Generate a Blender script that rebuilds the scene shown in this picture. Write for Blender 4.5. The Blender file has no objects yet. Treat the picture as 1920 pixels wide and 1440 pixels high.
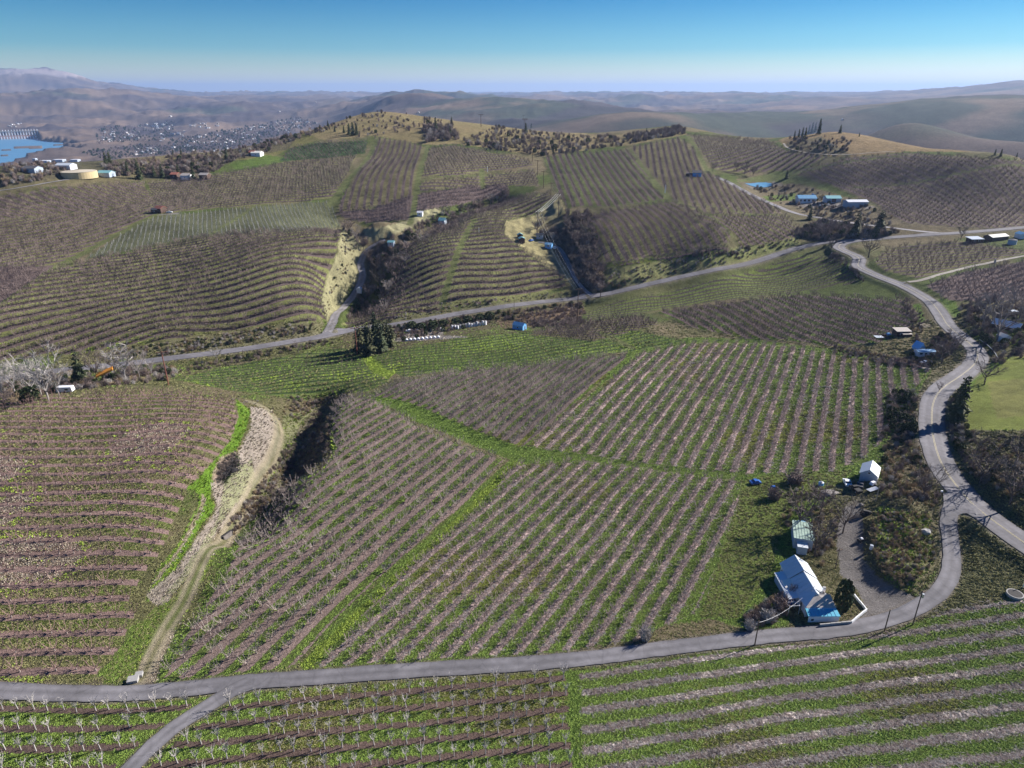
import bpy, bmesh, math, random
import numpy as np
from mathutils import Vector, Matrix
random.seed(7); RNG=np.random.default_rng(7)
R=math.radians
SC=bpy.context.scene
# ---------------------------------------------------------------- camera, sky, sun, exposure
CAMZ=300.0; PITCH=R(23.2); FOC=1280.0
cam=bpy.data.cameras.new('camera'); cam.sensor_width=36; cam.lens=36*FOC/1920; cam.clip_end=120000; cam.clip_start=1
camo=bpy.data.objects.new('camera',cam); SC.collection.objects.link(camo); SC.camera=camo
camo.location=(0,0,CAMZ); camo.rotation_euler=(math.pi/2-PITCH,0,0)
SUN_AZ=25.0; SUN_EL=28.5      # direction to the sun: degrees from +X towards +Y
wd=bpy.data.worlds.new('World'); SC.world=wd; wd.use_nodes=True
wn=wd.node_tree.nodes; bg=wn['Background']; sky=wn.new('ShaderNodeTexSky'); sky.sky_type='NISHITA'; sky.sun_disc=False
sky.sun_elevation=R(SUN_EL); sky.sun_rotation=R(90-SUN_AZ); sky.altitude=300; sky.air_density=1.0; sky.dust_density=0.15; sky.ozone_density=2.0
_g=wn.new('ShaderNodeHueSaturation'); _g.inputs['Saturation'].default_value=1.25; wd.node_tree.links.new(sky.outputs[0],_g.inputs['Color']); _tc=wn.new('ShaderNodeTexCoord'); _sx=wn.new('ShaderNodeSeparateXYZ'); _cr=wn.new('ShaderNodeValToRGB'); _mx=wn.new('ShaderNodeMix'); _mx.data_type='RGBA'; _mx.blend_type='MULTIPLY'; _mx.inputs['Factor'].default_value=1
_e=_cr.color_ramp.elements; _e[0].position=0.0; _e[0].color=(1.2,1.1,.84,1); _e[1].position=.12; _e[1].color=(.02,.39,.69,1); _m=_e.new(.05); _m.color=(.30,.64,.82,1)   # the deep blue of a very clear winter sky
wl=wd.node_tree.links; wl.new(_tc.outputs['Generated'],_sx.inputs[0]); wl.new(_sx.outputs[2],_cr.inputs[0]); wl.new(_g.outputs[0],_mx.inputs['A']); wl.new(_cr.outputs[0],_mx.inputs['B']); wl.new(_mx.outputs['Result'],bg.inputs[0]); bg.inputs[1].default_value=0.06
sl=bpy.data.lights.new('sun','SUN'); sl.energy=5.0; sl.angle=R(0.5); sl.color=(1,.94,.86)
so=bpy.data.objects.new('sun',sl); SC.collection.objects.link(so); so.location=(0,0,600)
sd=Vector((math.cos(R(SUN_AZ))*math.cos(R(SUN_EL)),math.sin(R(SUN_AZ))*math.cos(R(SUN_EL)),math.sin(R(SUN_EL))))
so.rotation_euler=sd.to_track_quat('Z','Y').to_euler()
vs=SC.view_settings; SC.display_settings.display_device='sRGB'
vs.view_transform='Standard'; vs.look='None'; vs.gamma=1; vs.use_curve_mapping=False; vs.exposure=1.05
HAZE=5.5e-5
# ---------------------------------------------------------------- helpers: numbers
def smooth(a,b,x):
    t=np.clip((x-a)/(b-a+1e-12),0,1); return t*t*(3-2*t)
def _h(ix,iy,s):
    n=(ix*374761393+iy*668265263+s*1442695041).astype(np.int64)&0x7fffffff
    n=((n^(n>>13))*1274126177)&0x7fffffff
    return ((n^(n>>16))&0xffff)/65535.0
def vnoise(x,y,s=0):
    x=np.asarray(x,float);y=np.asarray(y,float)
    ix=np.floor(x).astype(np.int64); iy=np.floor(y).astype(np.int64); fx=x-ix; fy=y-iy
    fx=fx*fx*(3-2*fx); fy=fy*fy*(3-2*fy)
    a=_h(ix,iy,s);b=_h(ix+1,iy,s);c=_h(ix,iy+1,s);d=_h(ix+1,iy+1,s)
    return (a+(b-a)*fx)*(1-fy)+(c+(d-c)*fx)*fy
def fbm(x,y,s=0,o=4):
    r=0;a=.5;t=0
    for i in range(o):
        r=r+a*vnoise(x*2**i+i*17.3,y*2**i-i*9.1,s+i); t+=a; a*=.5
    return r/t-.5
CP,SP=math.cos(PITCH),math.sin(PITCH)
def ray(u,v):
    u=np.asarray(u,float);v=np.asarray(v,float)
    y=720.-v; return u-960.,FOC*CP+y*SP,-FOC*SP+y*CP
def azt(u,v):
    x,f,up=ray(u,v); return np.arctan2(x,f),up/np.hypot(x,f)
def proj(x,y,z):
    x=np.asarray(x,float);y=np.asarray(y,float);z=np.asarray(z,float)-CAMZ
    dep=y*CP-z*SP; vy=y*SP+z*CP; dep=np.where(dep<.1,.1,dep)
    return 960+FOC*x/dep, 720-FOC*vy/dep, dep
def inpoly(px,py,poly):
    poly=np.asarray(poly,float); ins=np.zeros(px.shape,bool); n=len(poly)
    x0,y0=poly.min(0); x1,y1=poly.max(0)
    m=(px>=x0)&(px<=x1)&(py>=y0)&(py<=y1)
    if not m.any(): return ins
    qx=px[m];qy=py[m];r=np.zeros(qx.shape,bool)
    for i in range(n):
        ax,ay=poly[i];bx,by=poly[i-1]
        if ay==by: continue
        c=((ay>qy)!=(by>qy))&(qx<(bx-ax)*(qy-ay)/(by-ay)+ax); r^=c
    ins[m]=r; return ins
def chaikin(p,n=2):
    p=np.asarray(p,float)
    for _ in range(n):
        q=[p[0]]
        for a,b in zip(p[:-1],p[1:]): q+= [a*.75+b*.25,a*.25+b*.75]
        q.append(p[-1]); p=np.array(q)
    return p
def resample(p,step):
    p=np.asarray(p,float); s=np.r_[0,np.cumsum(np.hypot(*np.diff(p[:,:2],axis=0).T))]
    n=max(2,int(s[-1]/step)+1); t=np.linspace(0,s[-1],n)
    return np.stack([np.interp(t,s,p[:,k]) for k in range(p.shape[1])],1)
def sdist(px,py,line):
    """signed distance and arclength to a polyline"""
    best=np.full(px.shape,1e18); sg=np.zeros(px.shape); al=np.zeros(px.shape); acc=0
    for a,b in zip(line[:-1],line[1:]):
        d=b-a; L=math.hypot(*d)
        if L<1e-6: continue
        d=d/L; ex=px-a[0];ey=py-a[1]; t=np.clip(ex*d[0]+ey*d[1],0,L)
        dx=ex-d[0]*t;dy=ey-d[1]*t; q=dx*dx+dy*dy; m=q<best
        best=np.where(m,q,best); sg=np.where(m,np.sign(d[0]*ey-d[1]*ex),sg); al=np.where(m,acc+t,al); acc+=L
    return np.sqrt(best)*sg,al
# ---------------------------------------------------------------- terrain
CPT=[]   # az, d, drop
def T(u,v,drop): a,t=azt(u,v); CPT.append((float(a),float(drop/-t),float(drop)))
def TD(u,v,d): a,t=azt(u,v); CPT.append((float(a),float(d),float(-t*d)))
def TB(u,d,drop,v=250): a,t=azt(u,v); CPT.append((float(a),float(d),float(drop)))
for q in [(0,1440,88),(500,1440,88),(960,1440,88),(1400,1440,87.5),(1920,1440,87.5),(0,1300,87.5),(250,1300,88.3),(450,1280,88.7),(700,1265,89),(960,1245,89),
 (1300,1210,88.8),(1600,1175,88.3),(1780,1100,87.5),(1920,1200,86.5),(1920,1050,85.5),(1780,920,86.5),(1755,800,87),(1745,730,87.5),(1830,680,88),(1810,640,88),
 (1770,590,87),(1700,540,85.5),(1610,500,84.5),(1570,465,84.3),(1840,760,84.5),(1920,700,83),(1900,880,82.5),(1850,920,84),(1920,780,83),(1640,960,87.5),(1690,1040,88.5),(1700,900,85.5),(1620,1040,89),
 (0,1150,87),(0,1000,85.6),(0,850,85),(0,760,87),(150,1100,87),(200,1000,85.3),(200,850,84.6),(200,752,87),(330,738,88.3),(430,755,88.8),(400,880,87),(300,1050,87),(230,1200,87.8),
 (0,700,98),(100,720,95.5),(200,700,97),(260,1270,88.8),(340,1130,89.8),(420,1000,91.3),(500,880,93.2),(524,820,94),(505,770,94),(470,748,93),(270,1120,87.7),(330,1050,87.7),(385,930,88),(445,850,88.6),(468,785,89.3),
 (430,1000,92),(480,930,94),(540,860,97.5),(562,800,99.5),(600,752,99.5),(620,800,92.8),(628,840,92.2),(545,905,91.6),(445,1015,90.3),(622,768,94.5),
 (560,745,99),(440,730,97),(340,712,96.5),(300,700,98),(560,700,99.5),
 (700,742,94.3),(690,800,92.3),(700,900,90.7),(600,1100,89.6),(400,1200,89.2),(960,860,91),(900,1000,90.2),(1200,1000,90.2),(1200,870,91),(1400,890,90.5),(1600,870,89.3),(1400,1000,89.7),(1500,1100,89),
 (1000,700,94.2),(1100,668,95.2),(1200,655,96),(1300,640,96.5),(1450,650,95.5),(1600,670,93),(1740,690,90.5),(700,690,98.5),(750,650,100.3),(900,655,99),(900,620,101.2),(1050,640,98.5),(1150,600,100.6),(1240,600,99.3),
 (750,630,103.3),(850,612,103.8),(0,712,99.2),(150,690,99.7),(300,678,100),(450,655,101.3),(600,630,102.3),(700,615,103.3),(850,590,104),(1000,572,103.5),(1100,555,102),(1250,528,98),(1400,495,93),(1520,460,87),
 (1400,560,95),(1300,600,98.5),(1400,640,98),(1550,600,93.5),(1550,560,92.5),(1650,560,89.3),(1550,510,90),(1650,620,90.5),(1690,640,89.5),(1550,655,94),(1750,480,82.5),(1900,480,79.5),(1920,560,83),(1850,540,83.5),(1700,475,82.5),(1830,450,78.5),(1920,440,76.8),
 (1510,372,72),(1450,360,72.6),(1600,385,72),(1560,420,79),(1650,412,76),(1640,440,79.5),
 (0,675,96.5),(0,600,87),(0,530,80.5),(300,640,96.3),(300,540,86.5),(300,450,78),(600,605,98),(600,520,89),(600,435,79),(300,395,72),(300,340,65.5),(450,380,71),(100,440,76.5),(0,400,71.5),(0,365,66.5),(150,345,62.5),
 (560,300,57),(650,290,54),(400,325,62),(700,290,54),(700,350,64),(700,410,72.5),(850,330,60),(850,270,46),(900,400,74),(850,480,84.5),(850,560,98.3),(720,595,101.3),
 (630,560,101),(675,510,96),(690,450,89),(650,420,82),(640,470,83.5),(620,560,95.5),(740,500,90.5),(800,420,78),(900,370,72.5),
 (1000,350,66),(1000,300,55),(1150,380,70),(1150,290,52),(1250,370,68),(1100,430,78),(1250,440,79),(1370,450,80.5),(1120,500,92),(1200,500,91.5),(1300,472,85.6),(1480,430,79.5),(1060,500,92),(1040,470,88),
 (1300,325,60),(1400,300,54),(1400,370,70),(1350,340,63),(1560,300,51),(1700,350,62),(1700,400,73),(1840,440,78),(1920,400,72),(1920,340,62)]: T(*q)
for q in [(620,237,900),(700,213,950),(760,222,950),(850,232,920),(930,238,900),(1000,247,890),(1100,254,870),(1200,247,850),(1270,239,850),(1350,254,770),(1440,263,730),(1500,256,740),(1560,247,745),(1650,262,720),(1750,279,690),(1850,292,660),(1920,300,640),
 (520,262,820),(440,280,760),(350,288,720),(250,303,680),(150,313,660),(0,334,620)]: TD(*q)
for u in range(-100,2100,110):   # land falls away behind the crest
    CPT_c=1150 if 500<u<1300 else 980
    TB(u,CPT_c,95+ (25 if u<500 else 0)); TB(u,1500,165); TB(u,2100,205+(30 if u<420 else 0))
for u in (-60,0,80,180,280): TB(u,2500,236)
for u in (0,100,200,300,420): TB(u,3300,246); TB(u,4300,246)
for u in (-60,0,60,130,200,280): TB(u,4700,246); TB(u,5500,238)
for q in [  # far ridges: u, v, distance
 (0,226,6800),(60,218,6900),(108,200,7000),(165,216,6700),(250,228,6200),(60,186,9600),(0,188,9600),(130,173,8800),(200,177,8800),(270,183,8600),(360,200,7600),(450,205,7200),(250,205,7000),
 (0,136,14500),(50,134,14500),(130,139,14500),(165,152,14500),(200,163,14500),(240,173,14500),(300,176,15000),
 (420,178,16000),(560,178,15000),(520,200,8000),(600,205,7000),(500,232,5600),(380,232,5600),(600,240,5000),(680,225,4600),
 (520,187,11500),(650,186,11500),(735,190,5600),(780,184,7000),(850,187,7000),(700,203,4600),(850,194,4700),(790,208,4000),(940,193,3900),(880,205,3700),(1000,201,3800),(1060,215,3400),(1140,226,3100),(1000,180,17000),(1180,178,15000),
 (980,190,9000),(1130,190,9000),(1280,184,8600),(1400,190,7600),(1200,212,5600),(1100,205,6500),(1400,215,5200),(1195,221,2450),(1130,234,2400),(1260,233,2400),(1450,225,3800),
 (1500,184,9000),(1600,181,9000),(1700,173,9000),(1800,167,9000),(1920,156,9000),(2040,150,9000),(1700,196,6000),(1850,196,6000),(1600,205,5500),
 (1540,240,2700),(1620,228,2800),(1680,213,2900),(1760,207,2900),(1860,205,2900),(1920,203,2900),(2040,200,2900),(1700,250,2000),(1850,262,1800),(1950,270,1700)]: TD(*q)
for u in range(-150,2150,150): TB(u,30000,75); TB(u,45000,120); 
for u in range(-100,2100,300): TB(u,20000,100)
for u in (100,): TB(u,11500,120)
for az in (-180,-150,-120,-90,-65,65,90,120,150,180):
    for d,dr in ((25,88),(100,88),(300,90),(800,80),(2500,150),(9000,120),(30000,80)):
        CPT.append((R(az),d,dr))
for u in (0,500,960,1400,1920): CPT.append((float(azt(u,1440)[0]),25,88))
CPT=np.array(CPT)
def feat(az,d): return np.stack([az*1.15,np.log(d)*0.85],-1)
def tps_fit(X,y,lam=2e-4):
    n=len(X); r2=((X[:,None]-X[None])**2).sum(-1); K=.5*r2*np.log(r2+1e-12)+np.eye(n)*lam
    P=np.c_[np.ones(n),X]; A=np.zeros((n+3,n+3)); A[:n,:n]=K;A[:n,n:]=P;A[n:,:n]=P.T
    return np.linalg.solve(A,np.r_[y,np.zeros(3)])
_keep=[];
for i,c in enumerate(CPT):
    if all(np.hypot(*(feat(c[0],c[1])-feat(CPT[j][0],CPT[j][1])))>.012 for j in _keep): _keep.append(i)
CPT=CPT[_keep]; XF=feat(CPT[:,0],CPT[:,1]); W=tps_fit(XF,CPT[:,2]); NP=len(XF)
def tps(F):
    out=np.empty(len(F))
    for i in range(0,len(F),40000):
        f=F[i:i+40000]; r2=(f[:,None,0]-XF[None,:,0])**2+(f[:,None,1]-XF[None,:,1])**2
        out[i:i+40000]=(.5*r2*np.log(r2+1e-12))@W[:NP]+W[NP]+f@W[NP+1:]
    return out
# polar grid below the camera; fine inside the view, coarse behind
A0=R(50); NA=860; AZ=np.concatenate([np.linspace(-math.pi,-A0,24)[:-1],np.linspace(-A0,A0,NA),np.linspace(A0,math.pi,24)[1:]])
LD=np.concatenate([np.linspace(math.log(20),math.log(62),6)[:-1],np.linspace(math.log(62),math.log(1150),560)[:-1],np.linspace(math.log(1150),math.log(48000),250)])
na,nl=len(AZ),len(LD)
# evaluate the smooth part on a coarser lattice, then interpolate
def lattice():
    ca=np.concatenate([AZ[:23],AZ[23:23+NA:4],[A0],AZ[23+NA:]]); ca=np.unique(ca)
    cl=np.unique(np.concatenate([LD[:5],LD[5:565:2],LD[564:],LD[-1:]]))
    g=tps(feat(np.repeat(ca,len(cl)),np.exp(np.tile(cl,len(ca))))).reshape(len(ca),len(cl))
    g=np.array([np.interp(LD,cl,r) for r in g])
    return np.array([np.interp(AZ,ca,g[:,j]) for j in range(nl)]).T
DROP=lattice()
GD=np.exp(LD)[None,:]*np.ones((na,1)); GA=AZ[:,None]*np.ones((1,nl))
GX=np.sin(GA)*GD; GY=np.cos(GA)*GD
DROP=np.clip(DROP,-900,247)
# relief noise
near=smooth(1500,700,GD)
DROP+= near*(fbm(GX/45,GY/45,3)*1.6+fbm(GX/9,GY/9,5,3)*.5)*smooth(90,260,GD)
def ridged(x,y,s,o=4):
    r=0;a=.5
    for i in range(o): r=r+a*(1-np.abs(2*vnoise(x*2**i+i*3.1,y*2**i,s+i)-1)); a*=.5
    return r-.5
wx=fbm(GX/1500,GY/1500,31,3)*900; wy=fbm(GX/1500,GY/1500,37,3)*900
farw=smooth(1300,3500,GD)*smooth(60000,20000,GD); amp=np.clip(GD*.014,8,100)*(1-.55*smooth(.1,.5,GA))
DROP-= farw*amp*ridged((GX+wx)/1700,(GY+wy)/1300,11,5)*1.5
DROP-= farw*np.clip(GD*.014,5,85)*(1-.5*smooth(.1,.5,GA))*ridged((GX+wx)/420,(GY+wy)/420,19,4)
DROP-= farw*np.clip(GD*.0045,3,26)*(1-.4*smooth(.1,.5,GA))*ridged((GX+wx*.3)/150,(GY+wy*.3)/150,23,3)
HZ=CAMZ-np.minimum(DROP,247)
def slopes(): return (HZ-CAMZ)/GD
def P2(u,v,dmax=None):
    """where the sight line through a pixel of the photograph meets the terrain"""
    a,t=azt(u,v); a=float(a);t=float(t)
    j=np.searchsorted(AZ,a)-1; w=(a-AZ[j])/(AZ[j+1]-AZ[j])
    col=(HZ[j]*(1-w)+HZ[j+1]*w-CAMZ)/GD[0]
    k=np.nonzero(col>=t)[0]
    k=k[k>0]
    if len(k)==0: k=nl-1; ld=LD[k]
    else:
        k=k[0]; s0,s1=col[k-1],col[k]; ld=LD[k-1]+(LD[k]-LD[k-1])*(t-s0)/(s1-s0+1e-12)
    d=math.exp(ld); x=math.sin(a)*d;y=math.cos(a)*d
    return np.array([x,y,float(hz(x,y))])
def hz(x,y):
    x=np.asarray(x,float);y=np.asarray(y,float)
    a=np.arctan2(x,y); l=np.log(np.hypot(x,y)+1e-9)
    i=np.clip(np.searchsorted(AZ,a)-1,0,na-2); j=np.clip(np.searchsorted(LD,l)-1,0,nl-2)
    # linear in distance along the cell, as the mesh is
    wa=np.clip((a-AZ[i])/(AZ[i+1]-AZ[i]),0,1); d0=np.exp(LD[j]);d1=np.exp(LD[j+1]); wl=np.clip((np.exp(l)-d0)/(d1-d0),0,1)
    return (HZ[i,j]*(1-wl)+HZ[i,j+1]*wl)*(1-wa)+(HZ[i+1,j]*(1-wl)+HZ[i+1,j+1]*wl)*wa
def PL(pts,n=2,step=4): return resample(chaikin([P2(*p)[:2] for p in pts],n),step)
def near_mask(line,r):
    x0,y0=line.min(0)-r; x1,y1=line.max(0)+r
    return (GX>x0)&(GX<x1)&(GY>y0)&(GY<y1)
def carve(pts,width,depth,step=6):
    line=PL(pts,2,step); m=near_mask(line,width*3)
    d,_=sdist(GX[m],GY[m],line); HZ[m]-=depth*np.exp(-(d/width)**2)
def bench(line,half,blend):
    """level a road bed across its width"""
    zc=hz(line[:,0],line[:,1]); zc=np.convolve(np.pad(zc,4,'edge'),np.ones(9)/9,'valid')
    m=near_mask(line,half+blend+2); px,py=GX[m],GY[m]; d,al=sdist(px,py,line)
    s=np.r_[0,np.cumsum(np.hypot(*np.diff(line,axis=0).T))]; z=np.interp(al,s,zc); w=1-smooth(half,half+blend,np.abs(d))
    HZ[m]=HZ[m]*(1-w)+z*w
# the two side valleys
carve([(640,600),(655,545),(680,500),(700,470),(760,445),(830,405),(880,385),(930,372)],14,6)
carve([(622,402),(650,430),(690,470)],12,3)
carve([(1088,545),(1070,510),(1055,475),(1040,450),(1000,420),(1000,395)],18,6)
carve([(1060,430),(1100,400)],12,4)
carve([(600,752),(566,800),(548,850),(505,910),(445,985)],8,5)
carve([(1690,960),(1702,1040),(1690,1092)],4.5,-2.2); carve([(1640,985),(1650,1060)],3,-1.3)
# eroded, lumpy banks
_pu,_pv,_=proj(GX,GY,HZ)
for poly,am,sc_ in [([(640,425),(690,460),(680,520),(655,540),(640,575),(618,615),(606,600),(600,560),(612,520),(635,470),(622,415)],4.5,9),([(690,455),(740,440),(790,420),(835,392),(800,386),(770,410),(720,423),(680,430)],4,8),([(945,415),(1000,403),(1050,370),(1060,395),(1010,430),(1040,470),(1078,525),(1060,525),(1000,482),(946,440)],3.5,8),([(1125,503),(1300,478),(1500,445),(1500,453),(1250,524),(1125,545)],2.2,7),
    ([(230,655),(500,614),(605,604),(590,622),(300,664),(230,670)],2,6),([(700,582),(860,568),(1060,548),(1075,554),(860,582),(700,608)],1.6,6),([(1635,960),(1745,960),(1755,1050),(1700,1108),(1650,1075),(1630,1010)],1.3,4),([(1800,810),(1990,815),(1990,1030),(1900,985),(1825,915)],1.5,6),([(540,800),(600,755),(618,800),(610,850),(540,910),(440,1005),(425,1000),(500,900)],1.5,5),([(470,765),(518,800),(500,875),(430,965),(405,985),(398,910),(450,850),(475,800)],.8,4)]:
    m=inpoly(_pu,_pv,poly)&(GD<1200); HZ[m]+=am*(ridged(GX[m]/sc_,GY[m]/sc_,61,3)*1.0)
# river and its bed
pa,pv,_=proj(GX,GY,CAMZ-250+0*GX)
RIVER=[(-60,254),(62,256),(80,264),(140,269),(152,275),(120,280),(165,285),(150,291),(95,295),(50,302),(0,308),(-60,312)]
rv=inpoly(pa,pv,RIVER)&(GD>1800)&(GD<9000)
isl=(inpoly(pa,pv,[(25,275),(80,273),(80,279),(25,279)])|inpoly(pa,pv,[(0,280),(22,279),(20,283),(0,284)])|inpoly(pa,pv,[(0,290),(18,289),(16,293),(0,294)])|inpoly(pa,pv,[(85,283),(100,283),(100,285),(85,285)])|inpoly(pa,pv,[(100,271),(122,270),(122,273),(100,274)]))&rv
HZ[rv&~isl]=CAMZ-254.5; HZ[isl]=CAMZ-248.5
# ---------------------------------------------------------------- roads (centre lines, widths)
ROAD={}
def road(key,pts,half,blend=4,step=3,n=2):
    ln=PL(pts,n,step); bench(ln,half,blend); ROAD[key]=(ln,half)
road('county',[(-90,724),(0,712),(120,695),(247,680),(320,672),(400,662),(500,650),(600,632),(670,620),(760,605),(860,590),(960,575),(1060,560),(1160,546),(1260,526),(1360,503),(1450,477),(1535,456),(1615,449),(1660,446),(1765,439),(1865,432),(1990,420)],3.3,4,5)
road('highway',[(2060,1110),(1990,1066),(1925,1022),(1892,998),(1858,973),(1825,948),(1792,913),(1765,872),(1752,835),(1746,793),(1748,755),(1765,728),(1800,706),(1828,684),(1835,667),(1827,651),(1800,631),(1775,610),(1766,592),(1750,570),(1737,560),(1708,543),(1687,533),(1655,522),(1627,510),(1606,500),(1612,489),(1610,482),(1590,474),(1570,466),(1576,458),(1600,452),(1630,448)],3.5,4,2.5)
road('lane',[(-60,1292),(0,1296),(120,1301),(230,1302),(340,1293),(450,1281),(600,1270),(760,1258),(960,1247),(1100,1236),(1240,1217),(1380,1200),(1480,1190),(1560,1185),(1650,1168),(1715,1145),(1765,1110),(1786,1070),(1783,1020),(1776,975),(1790,935)],1.75,2.5,1.5)
road('branch',[(470,1280),(438,1295),(390,1325),(340,1355),(290,1395),(245,1440),(205,1485)],1.45,2,1.5)
road('upper',[(1343,330),(1387,353),(1440,380),(1493,402),(1533,408),(1580,417),(1657,425),(1713,433),(1775,439)],2.6,4,5)
road('farm_track',[(1702,531),(1725,526),(1760,515),(1820,500),(1870,490),(1960,474)],1.6,2,3)
road('valley_drive',[(612,628),(628,600),(640,578),(665,552),(683,520),(673,492),(690,464),(722,444)],2.8,3,3)
road('hollow_drive',[(1110,556),(1078,525),(1069,500),(1057,476),(1045,460),(1010,452)],2.0,3,3)
road('ridge_trail',[(1470,268),(1474,278),(1500,286),(1545,291),(1590,292),(1625,287),(1680,283)],1.6,2,5)
road('tank_road',[(-60,366),(0,358),(60,350),(140,335),(185,326)],2.4,4,5)
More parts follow.
